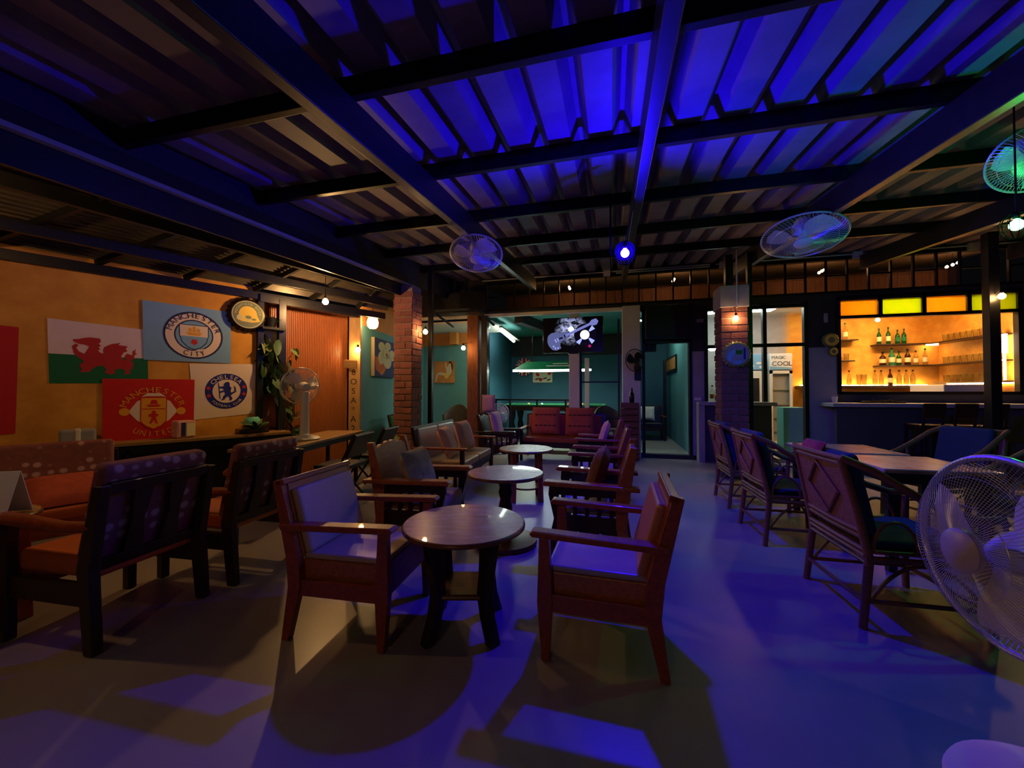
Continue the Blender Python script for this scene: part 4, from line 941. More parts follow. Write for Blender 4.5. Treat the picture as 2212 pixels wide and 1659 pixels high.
# ================================================================== FANS
def guard(mb, R, dy, n, wr, hub=0.05, side=1, y0=0.0):
    for k in range(n):
        a = 2 * PI * k / n; pts = []
        for i in range(7):
            q = i / 6; r = hub + (R - hub) * q; y = y0 + side * dy * (1 - q ** 2.6)
            tw = 0.12 * math.sin(PI * q)
            pts.append((r * math.cos(a + tw), y, r * math.sin(a + tw)))
        mb.tube(pts, wr, 3, cap=False)
def fan_head(parent, R, metal, wire_m, blade_m, n=60, wr=0.0014, dy=0.075, M4=None, dark=False, hubm=None):
    """axis +y = front"""
    def mk(): q = MB(); q.x = M4; return q
    mb = mk(); guard(mb, R, dy, n, wr, R * 0.22, 1, 0.01); guard(mb, R, dy, n, wr, R * 0.25, -1, -0.01)
    for rr in (0.5, 0.78): mb.tube([(R * rr * math.cos(2 * PI * i / 40), 0.01 + dy * (1 - ((rr - 0.22) / 0.78) ** 2.6), R * rr * math.sin(2 * PI * i / 40)) for i in range(40)], wr, 3, True)
    mb.build('guard', wire_m, parent)
    mb = mk(); mb.tube([(R * math.cos(2 * PI * i / 56), 0, R * math.sin(2 * PI * i / 56)) for i in range(56)], 0.008 if R < 0.24 else 0.009, 8, True); mb.build('rim', wire_m, parent)
    mb = mk(); mb.lathe([(0, dy + 0.022), (R * 0.16, dy + 0.02), (R * 0.22, dy + 0.008), (R * 0.22, dy)], 24, (0, 0, 0), (0, 1, 0)) if False else mb.lathe([(R * 0.23, dy), (R * 0.23, dy + 0.012), (R * 0.18, dy + 0.02), (0, dy + 0.022)], 24, (0, 0, 0), (0, 1, 0)); mb.build('hub_cover', hubm or metal, parent)
    for k in range(3):
        mb = mk(); a0 = 2 * PI * k / 3; vs = []; ns = 6
        for i in range(ns + 1):
            q = i / ns; r = R * (0.14 + 0.74 * q); half = (0.20 + 0.42 * math.sin(PI * (0.15 + 0.7 * q)))
            for j, sgn in enumerate((-1, 0, 1)):
                a = a0 + sgn * half + 0.35 * q; vs.append((r * math.cos(a), sgn * 0.022 * (1 - 0.3 * q), r * math.sin(a)))
        mb.add(vs, [(i * 3 + j, (i + 1) * 3 + j, (i + 1) * 3 + j + 1, i * 3 + j + 1) for i in range(ns) for j in range(2)], True); mb.build('blade', blade_m, parent)
    mb = mk(); mb.lathe([(0, -dy - 0.13), (R * 0.2, -dy - 0.12), (R * 0.27, -dy - 0.03), (R * 0.22, -0.02), (R * 0.1, 0.02), (0, 0.03)], 24, (0, 0, 0), (0, 1, 0)); mb.build('motor', metal, parent)
def head_matrix(rz, pitch): return Matrix.Rotation(rz, 4, 'Z') @ Matrix.Rotation(pitch, 4, 'X')
# white fan on the long table
p = TA + TD * 0.80; p = Vector((p.x - 0.24, p.y - 0.05, 0.691)); FANP = p
t = thing('desk_fan', 'white fan standing on the long plank table', 'fan', p, 0)
MB().lathe([(0.16, 0), (0.17, 0.015), (0.14, 0.035), (0.06, 0.05), (0.05, 0.06)], 32).build('base', 'white_plastic', t)
MB().box((0.06, -0.06, 0.045), (0.1, 0.09, 0.05), rz_(0.3)).build('control_box', 'white_plastic', t, 0.012)
MB().lathe([(0.05, 0.05), (0.044, 0.3), (0.04, 0.55)], 16).build('pole', 'white_plastic', t)
fan_head(t, 0.21, 'white_plastic', 'wire', 'pale_blade', 60, 0.0014, 0.06, Matrix.Translation((-0.06, 0, 0.62)) @ head_matrix(math.radians(62), 0.1))
# big fan beside the camera
p = atd(2166, 1195, 0.93); BF = p
t = thing('stand_fan', 'big white stand fan cut by the picture edge beside the square table', 'fan', (p.x, p.y, 0), 0)
fan_head(t, 0.225, 'white_plastic', 'wire', 'pale_blade', 120, 0.0008, 0.075, Matrix.Translation((0, 0, p.z)) @ head_matrix(math.radians(93), 0.0), hubm='vinyl_grey')
MB().tube([(0.10, -0.06, p.z - 0.02), (0.10, -0.06, 0.04)], 0.016, 10).build('pole', 'chrome', t)
MB().lathe([(0.19, 0), (0.2, 0.015), (0.16, 0.035), (0.03, 0.05)], 32, (0.10, -0.06, 0)).build('base', 'white_plastic', t)
# fans hung from the rafters
def hung_fan(label, pc, R, rz, pitch, top):
    t = thing('ceiling_fan', label, 'fan', pc, 0, 'fans hung from the rafters')
    fan_head(t, R, 'white_plastic', 'wire', 'pale_blade', 64, 0.0017, 0.07, head_matrix(rz, pitch))
    d = Vector(top) - Vector(pc); back = head_matrix(rz, pitch) @ Vector((0, -0.13, 0))
    MB().bar(back, back.lerp(d, 0.55), 0.10, 0.07).build('neck', 'white_plastic', t, 0.012)
    MB().bar(back.lerp(d, 0.5), d, 0.13, 0.10).build('bracket', 'white_plastic', t, 0.012)
p = atd(1029, 549, 4.3); hung_fan('white wire fan hung from the rafter left of the blue lamp', p, 0.285, PI + 0.22, math.radians(-66), (-1.45, p.y + 0.25, roofz(p.y + 0.25) - 0.27))
p = atd(1735, 511, 4.0); hung_fan('white wire fan hung from the rafter between the blue and green lamps', p, 0.365, PI - 0.38, math.radians(-73), (2.05, p.y + 0.3, roofz(p.y + 0.3) - 0.27))
p = atd(2238, 340, 2.6); hung_fan('white wire fan cut by the picture edge above the green lamp', p, 0.22, PI - 0.5, math.radians(-40), (p.x + 0.1, p.y + 0.15, roofz(p.y) - 0.1))
# wall fan on the white column
p = ony(1372, 778, FY - 0.35)
t = thing('wall_fan', 'dark wall fan on the white column', 'fan', p, 0)
fan_head(t, 0.20, 'black', 'wire_dark', 'black', 40, 0.0016, 0.06, head_matrix(PI + 0.55, 0.0))
MB().bar((0.03, 0.12, -0.02), (0.06, 0.24, -0.22), 0.06, 0.06).build('arm', 'black', t, 0.006)
MB().mm((0.0, 0.2, -0.36), (0.12, 0.25, -0.1)).build('wall_plate', 'black', t, 0.006)
# grey fan on the floor behind the armchair
p = ony(1080, 893, 7.55)
t = thing('floor_fan', 'grey fan standing behind the dark armchair before the opening', 'fan', (p.x, 7.5, 0), 0)
fan_head(t, 0.2, 'plaster_grey', 'wire', 'pale_blade', 40, 0.0018, 0.06, Matrix.Translation((0, 0, p.z)) @ head_matrix(PI, 0.0), hubm='label_paper')
MB().tube([(0, 0.05, 0.03), (0, 0.05, p.z)], 0.018, 10).build('pole', 'plaster_grey', t)
MB().lathe([(0.17, 0), (0.18, 0.015), (0.03, 0.05)], 28, (0, 0.05, 0)).build('base', 'plaster_grey', t)
# ================================================================== LAMPS
BL = Vector((0.07, 3.02, 2.31)); BL = atd(1350, 547, 3.2)
bulb('pendant_lamp', 'blue bulb in a wire cage hanging under the middle rafter', BL, 0.034, 'emit_blue', (0.2, BL.y, roofz(BL.y) - 0.34), 'coloured cage lamps', True)
t = bpy.data.objects['pendant_lamp']
MB().lathe([(0.0, 0.078), (0.055, 0.074), (0.082, 0.06), (0.083, 0.063), (0.056, 0.078), (0.0, 0.082)], 28, (0, 0, 0), (0, 0.8, 0.6)).build('shade', 'matte_black', t)  # added disc, tilted to hold blue light off the rear roof
MB().mm((-0.118, -0.095, -0.16), (-0.112, 0.14, 0.0)).build('bracket_shield', 'matte_black', t)  # bracket plate shaped to block blue light towards the left seats and wall
MB().bar((-0.115, 0.03, -0.01), (-0.115, 0.03, 0.45), 0.015, 0.015).build('bracket_rod', 'matte_black', t)
GL = atd(2196, 486, 2.5)
bulb('pendant_lamp', 'green bulb in a wire cage at the picture edge', GL, 0.034, 'emit_green', (GL.x, GL.y, roofz(GL.y) - 0.02), 'coloured cage lamps', True)
p = atd(703, 652, 5.0); xw_ = lowp(0, p.y).x; q = lowp((p.x - xw_) / (-3.2 - xw_), p.y, 0.12); bulb('pendant_lamp', 'warm bulb hanging from the lean-to ceiling bars', p, 0.036, 'emit_strong', (p.x, p.y, q.z), 'warm bulbs')
p = atd(805, 697, 6.35)
t = thing('pendant_lamp', 'glowing egg-shaped pendant lamp in front of the flower painting', 'lamp', p, 0, 'warm bulbs')
MB().lathe([(0.0, -0.1), (0.05, -0.095), (0.08, -0.06), (0.09, 0.0), (0.076, 0.055), (0.05, 0.09), (0.02, 0.1)], 28).build('lamp_shade', 'emit_shade', t)
MB().lathe([(0.022, 0.085), (0.024, 0.12), (0.012, 0.135), (0, 0.136)], 14).build('socket', 'black', t)
MB().tube([(0, 0, 0.13), (0, 0, roofz(p.y) - p.z)], 0.004, 6).build('cord', 'black', t)
p = atd(773, 756, 6.0); LGC = p; bulb('wall_lamp', 'warm bulb on the lettered wooden post', p, 0.036, 'emit_warm', None, 'warm bulbs')
p = atd(919, 717, 6.15); bulb('wall_lamp', 'warm bulb beside the thin steel post and brick pillar', p, 0.036, 'emit_warm', (PL.x + 0.22, PL.y, p.z + 0.1), 'warm bulbs')
p = ony(1001, 752, FY - 0.35); bulb('wall_lamp', 'warm bulb on the brown wooden column', p, 0.042, 'emit_column', (-2.8, FY - 0.12, p.z + 0.14), 'warm bulbs')
p = Vector((PRr.x, PRr.y - 0.25, atd(1580, 687, 5.5).z)); bulb('wall_lamp', 'warm bulb at the head of the brick pillar by the bar', p, 0.034, 'emit_dim', (p.x, p.y + 0.09, p.z + 0.2), 'warm bulbs')
p = atd(2164, 640, 4.9); bulb('wall_lamp', 'warm bulb on the black post before the bar hatch', p, 0.036, 'emit_dim', (POSTR.x, POSTR.y - 0.05, p.z + 0.05), 'warm bulbs')
p = ony(1896, 691, 8.7); bulb('pendant_lamp', 'warm bulb hanging inside the bar', p, 0.035, 'emit_warm', (p.x, p.y, 2.9), 'warm bulbs')
for px_, py_, nm in ((1230, 622, 'over the screen'), (1455, 605, 'over the passage door'), (1775, 586, 'over the grey wall'), (2058, 572, 'over the bar hatch')):
    p = ony(px_, py_, 8.5); bulb('loft_lamp', 'small warm loft bulb behind the clerestory ' + nm, p, 0.022, 'emit_loft', (p.x, p.y, 3.73), 'loft bulbs')
p = Vector((-0.9, -2.3, 2.2)); t = bulb('pendant_lamp', 'added warm fill bulb under a metal shade, unseen behind the viewer', p, 0.05, 'emit_fill', (p.x, p.y, roofz(p.y)), 'warm bulbs'); MB().lathe([(0.24, 0.0), (0.2, 0.06), (0.06, 0.11), (0.03, 0.13), (0.03, 0.125), (0.06, 0.105), (0.195, 0.055), (0.235, -0.004)], 32).build('lamp_shade', 'steel_grey', t)  # added fill light, never in view; its shade keeps it off the roof
p = Vector((-3.6, 1.1, 2.40)); xw_ = lowp(0, p.y).x; q = lowp((p.x - xw_) / (-3.2 - xw_), p.y, 0.12); bulb('pendant_lamp', 'warm bulb hanging in the lean-to above the low table', p, 0.036, 'emit_side', (p.x, p.y, q.z), 'warm bulbs')
# indoor ceiling lights (out of sight) and fluorescent tube
for nm, p, d in (('left room', (-2.78, 8.35, 2.72), (0.12, 0.2)), ('passage', (1.0, 9.2, 2.88), (0.5, 0.12)), ('bar kitchen', (2.5, 8.6, 2.88), (0.6, 0.14))):
    t = thing('ceiling_light', 'unseen pale ceiling light in the ' + nm, 'lamp', p, 0, 'indoor ceiling lights')
    MB().mm((-d[0], -d[1] / 2, -0.03), (d[0], d[1] / 2, 0)).build('fitting', 'white_plastic', t)
    MB().mm((-d[0] + 0.02, -d[1] / 2 + 0.02, -0.045), (d[0] - 0.02, d[1] / 2 - 0.02, -0.031)).build('diffuser', 'emit_panel', t)
a = atd(1082, 713, 8.7); b = atd(1110, 737, 10.2)
t = thing('tube_lamp', 'white fluorescent tube on the slanting batten in the pool room', 'lamp', a)
MB().tube([(0, 0, 0), b - a], 0.035, 12).build('tube', 'emit_tube', t)
MB().bar(Vector((0.02, -0.1, 0.06)), b - a + Vector((0.06, 0.3, 0.06)), 0.07, 0.04).build('batten', 'cream', t)
p = ony(1541, 754, 8.6); t = thing('wall_lamp', 'white shaded lamp seen through the narrow bar window', 'lamp', p, 0, 'indoor ceiling lights')
MB().lathe([(0.03, -0.03), (0.08, 0.0), (0.06, 0.03), (0.0, 0.04)], 20).build('lamp_shade', 'emit_panel', t)
# ================================================================== SCREEN
for nm, c, e, s in (('scr_dark', (8, 4, 14), (0.006, 0.003, 0.016), 1.0), ('scr_body', (60, 70, 120), (0.10, 0.12, 0.30), 0.8), ('scr_smoke', (90, 100, 170), (0.16, 0.18, 0.50), 0.9),
                    ('scr_smoke2', (120, 130, 200), (0.30, 0.34, 0.80), 1.0), ('scr_white', (220, 225, 255), (0.85, 0.88, 1.0), 1.6), ('scr_blue', (120, 150, 220), (0.35, 0.42, 0.9), 1.0), ('scr_pink', (160, 20, 80), (0.35, 0.01, 0.10), 1.0), ('scr_disc', (4, 3, 8), (0.002, 0.001, 0.006), 1.0)):
    mat(nm, c, 0.25, emit=e, es=s)
tl = ony(1173, 688, 7.92); br = ony(1303, 760, 7.92); TW, TH = br.x - tl.x, tl.z - br.z
t = thing('television', 'flat screen showing a guitar and a record, on the white column', 'television', ((tl.x + br.x) / 2, 7.92, br.z), 0)
MB().mm((-TW / 2, 0.0, 0), (TW / 2, 0.05, TH)).build('casing', 'gloss_black', t, 0.006)
MB().mm((-0.1, 0.04, -0.02), (0.1, 0.09, 0.3)).build('mount', 'black', t)
lay = [0.002]
def scr(nm, m, fn):
    o = lay[0]; lay[0] += 0.0002; mb = MB()
    fn(mb, lambda x, y: Vector((-TW / 2 + 0.012 + (x - 815) / 800 * (TW - 0.024), -o, 0.012 + (745 - y) / 460 * (TH - 0.024)))); mb.build(nm, m, t)
m_ = mat('scr_cloud', (6, 4, 12), 0.25); N_, L_ = m_.node_tree.nodes, m_.node_tree.links; b_ = N_['Principled BSDF']
tc_ = N_.new('ShaderNodeTexCoord'); nz_ = N_.new('ShaderNodeTexNoise'); nz_.inputs['Scale'].default_value = 9; nz_.inputs['Detail'].default_value = 8; nz_.inputs['Distortion'].default_value = 1.6
L_.new(tc_.outputs['Object'], nz_.inputs['Vector'])
rp_ = N_.new('ShaderNodeValToRGB'); e_ = rp_.color_ramp.elements; e_[0].position = 0.40; e_[0].color = (0, 0, 0, 1); e_[1].position = 0.72; e_[1].color = (0.55, 0.60, 1.0, 1)
L_.new(nz_.outputs['Fac'], rp_.inputs['Fac'])
ds_ = N_.new('ShaderNodeVectorMath'); ds_.operation = 'DISTANCE'; ds_.inputs[1].default_value = (-0.03, -0.002, 0.47); L_.new(tc_.outputs['Object'], ds_.inputs[0])
mr_ = N_.new('ShaderNodeMapRange'); mr_.inputs['From Min'].default_value = 0.06; mr_.inputs['From Max'].default_value = 0.34; mr_.inputs['To Min'].default_value = 1.5; mr_.inputs['To Max'].default_value = 0.0
L_.new(ds_.outputs['Value'], mr_.inputs['Value']); L_.new(rp_.outputs['Color'], b_.inputs['Emission Color']); L_.new(mr_.outputs['Result'], b_.inputs['Emission Strength'])
scr('screen', 'scr_cloud', lambda mb, f: flat(mb, [(815, 285), (1615, 285), (1615, 745), (815, 745)], f))
rs = random.Random(4)
scr('record', 'scr_disc', lambda mb, f: flat(mb, disc(1385, 520, 150, 40), f))
scr('record_shine', 'scr_blue', lambda mb, f: [flat(mb, [(1385 + 72 * math.cos(a - 0.14), 520 + 72 * math.sin(a - 0.14)), (1385 + 150 * math.cos(a - 0.2), 520 + 150 * math.sin(a - 0.2)), (1385 + 152 * math.cos(a + 0.2), 520 + 152 * math.sin(a + 0.2)), (1385 + 72 * math.cos(a + 0.14), 520 + 72 * math.sin(a + 0.14))], f) for a in (-0.72, 0.75, 2.3)])
scr('record_label', 'scr_white', lambda mb, f: flat(mb, disc(1380, 520, 62, 28), f))
scr('glow', 'scr_white', lambda mb, f: flat(mb, disc(1195, 440, 38, 18), f))
gb = [(870, 560), (880, 520), (920, 485), (980, 474), (1040, 488), (1090, 470), (1125, 470), (1160, 500), (1130, 530), (1130, 565), (1090, 590), (1052, 615), (1048, 660), (1062, 690), (1000, 722), (940, 712), (890, 660), (870, 610)]
scr('guitar_body', 'scr_body', lambda mb, f: flat(mb, gb, f))
scr('guitar_neck', 'scr_smoke', lambda mb, f: (flat(mb, [(1085, 520), (1105, 550), (1455, 395), (1440, 365)], f), flat(mb, [(1440, 365), (1470, 325), (1530, 308), (1562, 345), (1540, 390), (1490, 402), (1455, 395)], f)))
scr('guitar_fitting', 'scr_smoke2', lambda mb, f: [flat(mb, q, f) for q in ([(965, 572), (980, 566), (1002, 610), (990, 616)], [(1000, 556), (1012, 552), (1030, 600), (1020, 604)], disc(955, 665, 12, 10), disc(980, 690, 12, 10), disc(1018, 688, 12, 10))])
scr('guitar_fitting', 'scr_disc', lambda mb, f: [flat(mb, q, f) for q in ([(1030, 550), (1080, 540), (1085, 560), (1035, 572)], [(1092, 515), (1112, 508), (1125, 545), (1108, 552)])])
scr('spark', 'scr_pink', lambda mb, f: flat(mb, disc(1445, 672, 20, 12), f))
# ================================================================== POOL ROOM
PC = ony(1198, 870, 9.4)
t = thing('pool_table', 'green pool table under the long hanging lamp', 'table', (PC.x, 9.6, 0.07), 0)
MB().mm((-1.2, -0.62, 0.72), (1.2, 0.62, 0.83)).build('bed', 'wood_dark', t, 0.01)
MB().mm((-1.1, -0.52, 0.83), (1.1, 0.52, 0.838)).build('cloth', 'baize', t)
for a, b in (((-1.2, -0.62), (1.2, -0.53)), ((-1.2, 0.53), (1.2, 0.62)), ((-1.2, -0.53), (-1.11, 0.53)), ((1.11, -0.53), (1.2, 0.53))):
    MB().mm((a[0], a[1], 0.83), (b[0], b[1], 0.865)).build('cushion_rail', 'baize', t, 0.006)
for sx in (-1, 1):
    for sy in (-1, 1): MB().lathe([(0.08, 0), (0.09, 0.05), (0.05, 0.15), (0.085, 0.3), (0.05, 0.45), (0.09, 0.6), (0.09, 0.72)], 16, (sx * 1.0, sy * 0.45, 0)).build('leg', 'wood_dark', t)
for i, (dx, dy, m_, cn) in enumerate(((-0.62, -0.3, 'cap_yellow', 'yellow'), (-0.3, -0.25, 'white_plastic', 'white'), (0.35, -0.3, 'f_crimson', 'red'), (0.6, -0.2, 'f_blue', 'blue'), (0.68, -0.32, 'f_gold', 'gold'))):
    o = MB().ball((0, 0, 0), 0.029, 14, 8).build('pool_ball', m_); o.location = (PC.x + dx, 9.6 + dy, 0.07 + 0.838 + 0.029); tag(o, cn + ' ball on the pool table', 'ball', 'pool balls')
a = ony(1113, 800, 9.3); b = ony(1278, 800, 9.3)
t = thing('pool_lamp', 'long green shaded lamp hanging over the pool table', 'lamp', ((a.x + b.x) / 2, 9.35, a.z), 0); hw = (b.x - a.x) / 2
mb = MB(); vs = [(-hw, -0.3, 0), (hw, -0.3, 0), (hw, 0.3, 0), (-hw, 0.3, 0), (-hw + 0.28, -0.08, 0.2), (hw - 0.28, -0.08, 0.2), (hw - 0.28, 0.08, 0.2), (-hw + 0.28, 0.08, 0.2)]
mb.add(vs, [(0, 1, 5, 4), (1, 2, 6, 5), (2, 3, 7, 6), (3, 0, 4, 7), (4, 5, 6, 7)]); mb.build('lamp_shade', 'shade_green', t)
MB().mm((-hw, -0.305, -0.045), (hw, -0.295, -0.004)).build('light_strip', 'emit_pool', t)
MB().mm((-hw + 0.1, -0.2, -0.03), (hw - 0.1, 0.2, -0.015)).build('diffuser', 'emit_pool', t)
for x in (-0.5, 0.5): MB().tube([(x, 0, 0.2), (x, 0, 1.05)], 0.006, 6).build('cord', 'steel_grey', t)
mb = MB(); mb.box((0.15, -0.21, 0.085), (0.55, 0.004, 0.03), rx(math.radians(-42))); mb.box((0.2, -0.15, 0.14), (0.36, 0.004, 0.025), rx(math.radians(-42))); mb.build('label_stripe', 'ceiling_white', t)
# union flag disc, painting, railing
p = onx(1128, 805, -2.36) if False else ony(1130, 792, 11.3)
t = thing('flag_disc', 'round union flag plate on the pool room wall', 'plate', (p.x, 11.44, p.z), 0)
Rd = 0.27
mb = MB(); mb.lathe([(0, 0), (Rd, 0), (Rd, 0.02), (0, 0.03)], 36, (0, 0.04, 0), (0, -1, 0)); mb.build('plate', 'f_navy', t)
def disc_strip(a, hwid, m_, o):
    L_ = math.sqrt(max(0.01, Rd * Rd - hwid * hwid)); c_, s_ = math.cos(a), math.sin(a)
    q = [(-L_, -hwid), (L_, -hwid), (L_, hwid), (-L_, hwid)]; mb = MB(); flat(mb, [(x * c_ - y * s_, x * s_ + y * c_) for x, y in q], lambda x, y: Vector((x, -o, y))); mb.build('stripe', m_, t)
for a in (PI / 4, -PI / 4): disc_strip(a, 0.05, 'f_cream', 0.001); 
for a in (PI / 4, -PI / 4): disc_strip(a, 0.022, 'f_crimson', 0.002)
for a in (0, PI / 2): disc_strip(a, 0.085, 'f_cream', 0.003)
for a in (0, PI / 2): disc_strip(a, 0.05, 'f_crimson', 0.004)
a = ony(1151, 802, 11.45); b = ony(1193, 826, 11.45)
t = thing('painting', 'small white painting with red and black swirls under the pool lamp', 'painting', ((a.x + b.x) / 2, 11.47, b.z), 0, 'paintings'); wv, hv = b.x - a.x, a.z - b.z
MB().mm((-wv / 2, -0.02, 0), (wv / 2, 0.03, hv)).build('canvas', 'cream', t)
mb = MB(); [flat(mb, [(wv * (x + 0.1 * math.cos(q)), hv * (z + 0.16 * math.sin(q + x))) for q in [2 * PI * i / 12 for i in range(12)]], lambda x, y: Vector((x, -0.022, y))) for x, z in ((-0.25, 0.7), (0.36, 0.8), (-0.1, 0.25))]; mb.build('red_paint', 'f_crimson', t)
mb = MB(); [flat(mb, [(wv * x, hv * z), (wv * (x + 0.2), hv * (z + 0.12)), (wv * (x + 0.24), hv * (z + 0.02)), (wv * (x + 0.06), hv * (z - 0.1))], lambda x, y: Vector((x, -0.0225, y))) for x, z in ((0.0, 0.35), (0.2, 0.22), (-0.4, 0.3))]; mb.build('black_paint', 'black', t)
t = thing('railing', 'black steel railing in front of the pool table', 'railing', (0, 8.3, 0.07), 0)
a = ony(1070, 863, 8.3); b = ony(1232, 863, 8.3)
MB().mm((a.x, -0.02, a.z - 0.09), (b.x, 0.02, a.z - 0.055)).build('top_rail', 'steel', t)
for px_ in (1072, 1102, 1160, 1222): q = ony(px_, 863, 8.3); MB().mm((q.x - 0.018, -0.018, 0), (q.x + 0.018, 0.018, a.z - 0.09)).build('post', 'steel', t)
t = thing('railing', 'black steel rail between the white columns', 'railing', (0, 8.1, 0.07), 0)
a = ony(1257, 825, 8.1); b = ony(1340, 825, 8.1); MB().mm((a.x, -0.015, a.z - 0.09), (b.x, 0.015, a.z - 0.06)).build('top_rail', 'steel', t); MB().mm((a.x, -0.015, 0.62), (b.x, 0.015, 0.65)).build('lower_rail', 'steel', t)
p = ony(1268, 830, 9.0); struct('white_column', MB().mm((p.x - 0.05, 8.95, 0.07), (p.x + 0.05, 9.05, 2.0)), 'white_paint')
p = ony(1362, 880, 7.5)
t = thing('wooden_stand', 'reddish wooden stand in front of the white column', 'stand', (p.x - 0.02, 7.44, 0), 0)
for k in range(9): MB().mm((-0.16, -0.14, 0.02 + k * 0.115), (0.16, 0.14, 0.12 + k * 0.115)).build('board', 'wood_edge', t, 0.006)
o = MB().lathe([(0.04, 0), (0.045, 0.02), (0.045, 0.16), (0.02, 0.2), (0.018, 0.27)], 18).build('bottle', 'gloss_black'); o.location = (p.x + 0.02, 7.44, 1.041); tag(o, 'dark bottle on the reddish wooden stand', 'bottle')
p = ony(1053, 872, 7.35)
t = thing('side_cabinet', 'small dark cabinet behind the armchair, a pale cushion on top', 'cabinet', (p.x, 7.42, 0), 0)
MB().mm((-0.15, -0.12, 0), (0.15, 0.12, 0.78)).build('body', 'wood_dark', t, 0.006); MB().mm((-0.17, -0.14, 0.78), (0.17, 0.14, 0.82)).build('top', 'wood_dark', t, 0.006)
mb = MB(); pillow(mb, (0, 0, 0), 0.28, 0.36, 0.14); o = mb.build('cushion', 'cushion_pink'); o.location = (p.x, 7.42, 1.0); tag(o, 'pale upright cushion on the small dark cabinet', 'cushion')
# ================================================================== FACADE DETAILS
t = thing('shutter_box', 'black shutter box above the passage door', 'box', (0.62, FY, 2.2), 0)
MB().mm((0.0, -0.25, 0.02), (0.72, -0.001, 0.62)).build('housing', 'black', t, 0.01); MB().mm((0.0, -0.27, 0.0), (0.72, -0.22, 0.05)).build('lip', 'steel', t, 0.004)
p = ony(1402, 748, 7.95); t = thing('loudspeaker', 'small black loudspeaker at the head of the passage', 'loudspeaker', (p.x, 8.0, p.z), 0)
MB().mm((-0.13, -0.1, -0.1), (0.13, 0.1, 0.09)).build('cabinet', 'black', t, 0.012); MB().lathe([(0.07, 0), (0.06, 0.008), (0.02, 0.012), (0, 0.012)], 20, (0, -0.1, 0), (0, -1, 0)).build('driver', 'steel_grey', t)
a = onx(1440, 735, 1.42); b = onx(1462, 800, 1.42)
t = thing('poster', 'narrow framed poster on the turquoise passage wall', 'poster', (1.425, 0, 0), 0)
MB().mm((-0.03, b.y, b.z), (0.0, a.y, 2.08)).build('frame', 'wood_dark', t); MB().mm((-0.034, b.y + 0.05, b.z + 0.05), (-0.031, a.y - 0.05, 2.03)).build('print', 'orange_band', t)
t = thing('conduit_pipe', 'pale electrical conduit running along the head of the front wall', 'pipe', (0, FY - 0.05, 0), 0)
MB().tube([(-2.6, 0, 3.555), (1.75, 0, 3.555)], 0.012, 8).build('pipe', 'conduit', t); MB().tube([(0.1, 0, 3.52), (1.75, 0, 3.52)], 0.012, 8).build('pipe', 'conduit', t)
MB().tube([(1.85, 0, 3.55), (6.3, 0, 3.55)], 0.012, 8).build('pipe', 'conduit', t)
for px_ in (1311, 1562, 1850, 2100): q = ony(px_, 560, FY - 0.03); MB().mm((q.x - 0.07, -0.03, 3.47), (q.x + 0.07, 0.02, 3.59)).build('junction_box', 'conduit', t, 0.006)
t = thing('conduit_pipe', 'pale conduit dropping to the bulb on the brick pillar by the bar', 'pipe', (PRr.x + 0.03, PRr.y - 0.2, 0), 0)
MB().tube([(0, 0, 2.45), (0, 0, 3.2), (0.02, 0.05, 3.3)], 0.011, 8).build('pipe', 'conduit', t)
q = ony(1783, 687, FY); o = MB().mm((q.x - 0.03, FY - 0.02, q.z - 0.08), (q.x + 0.03, FY, q.z + 0.08)).build('wall_plaque', 'plaster_grey', None, 0.004); tag(o, 'small pale upright plaque above the yellow cap signs', 'plaque')
q = ony(1513, 693, FY); o = MB().mm((q.x - 0.07, FY - 0.015, q.z - 0.035), (q.x + 0.07, FY, q.z + 0.035)).build('wall_plaque', 'plaster_grey', None, 0.004); tag(o, 'small pale plaque beside the black shutter box', 'plaque')
q = ony(1507, 862, FY - 0.01); o = MB().mm((q.x - 0.06, FY - 0.03, q.z - 0.03), (q.x + 0.06, FY, q.z + 0.03)).build('socket_plate', 'white_plastic', None, 0.004); tag(o, 'white socket plate at the edge of the grey wall by the passage', 'socket')
t = thing('wall_socket', 'white socket box and cable under the lean-to ceiling on the flag wall', 'socket', (WA.x, WA.y, 0), WR)
u, z = onwall(250, 593); MB().mm((u - 0.06, -0.04, z - 0.03), (u + 0.06, 0, z + 0.03)).build('box', 'white_plastic', t, 0.005); MB().tube([(u, -0.02, z), (-0.03, -0.02, 2.44)], 0.008, 6).build('cable', 'conduit', t)
# lettered wooden post
p = atd(767, 845, 6.1); CPo = p
t = thing('wooden_post', 'blond wooden post with painted letters running down it', 'post', (p.x, p.y, 0), math.radians(22))
MB().mm((-0.085, -0.05, 0), (0.085, 0.05, 2.45)).build('board', 'wood_blond', t, 0.006)
mb = MB()
for i, c in enumerate('8OSA*A23'): text_line(mb, c, 0.13, lambda x, y: Vector((x, -0.052, y)), -0.01, 1.50 - i * 0.145)
mb.build('lettering', 'black', t)
q = atd(757, 787, 6.0); o = MB().box((q.x, q.y, q.z), (0.2, 0.03, 0.13), rz_(0.3) @ ry(0.06)).build('wood_sign', 'wood_plank', None, 0.005); tag(o, 'small blank wooden board nailed below the bulb on the lettered post', 'sign')
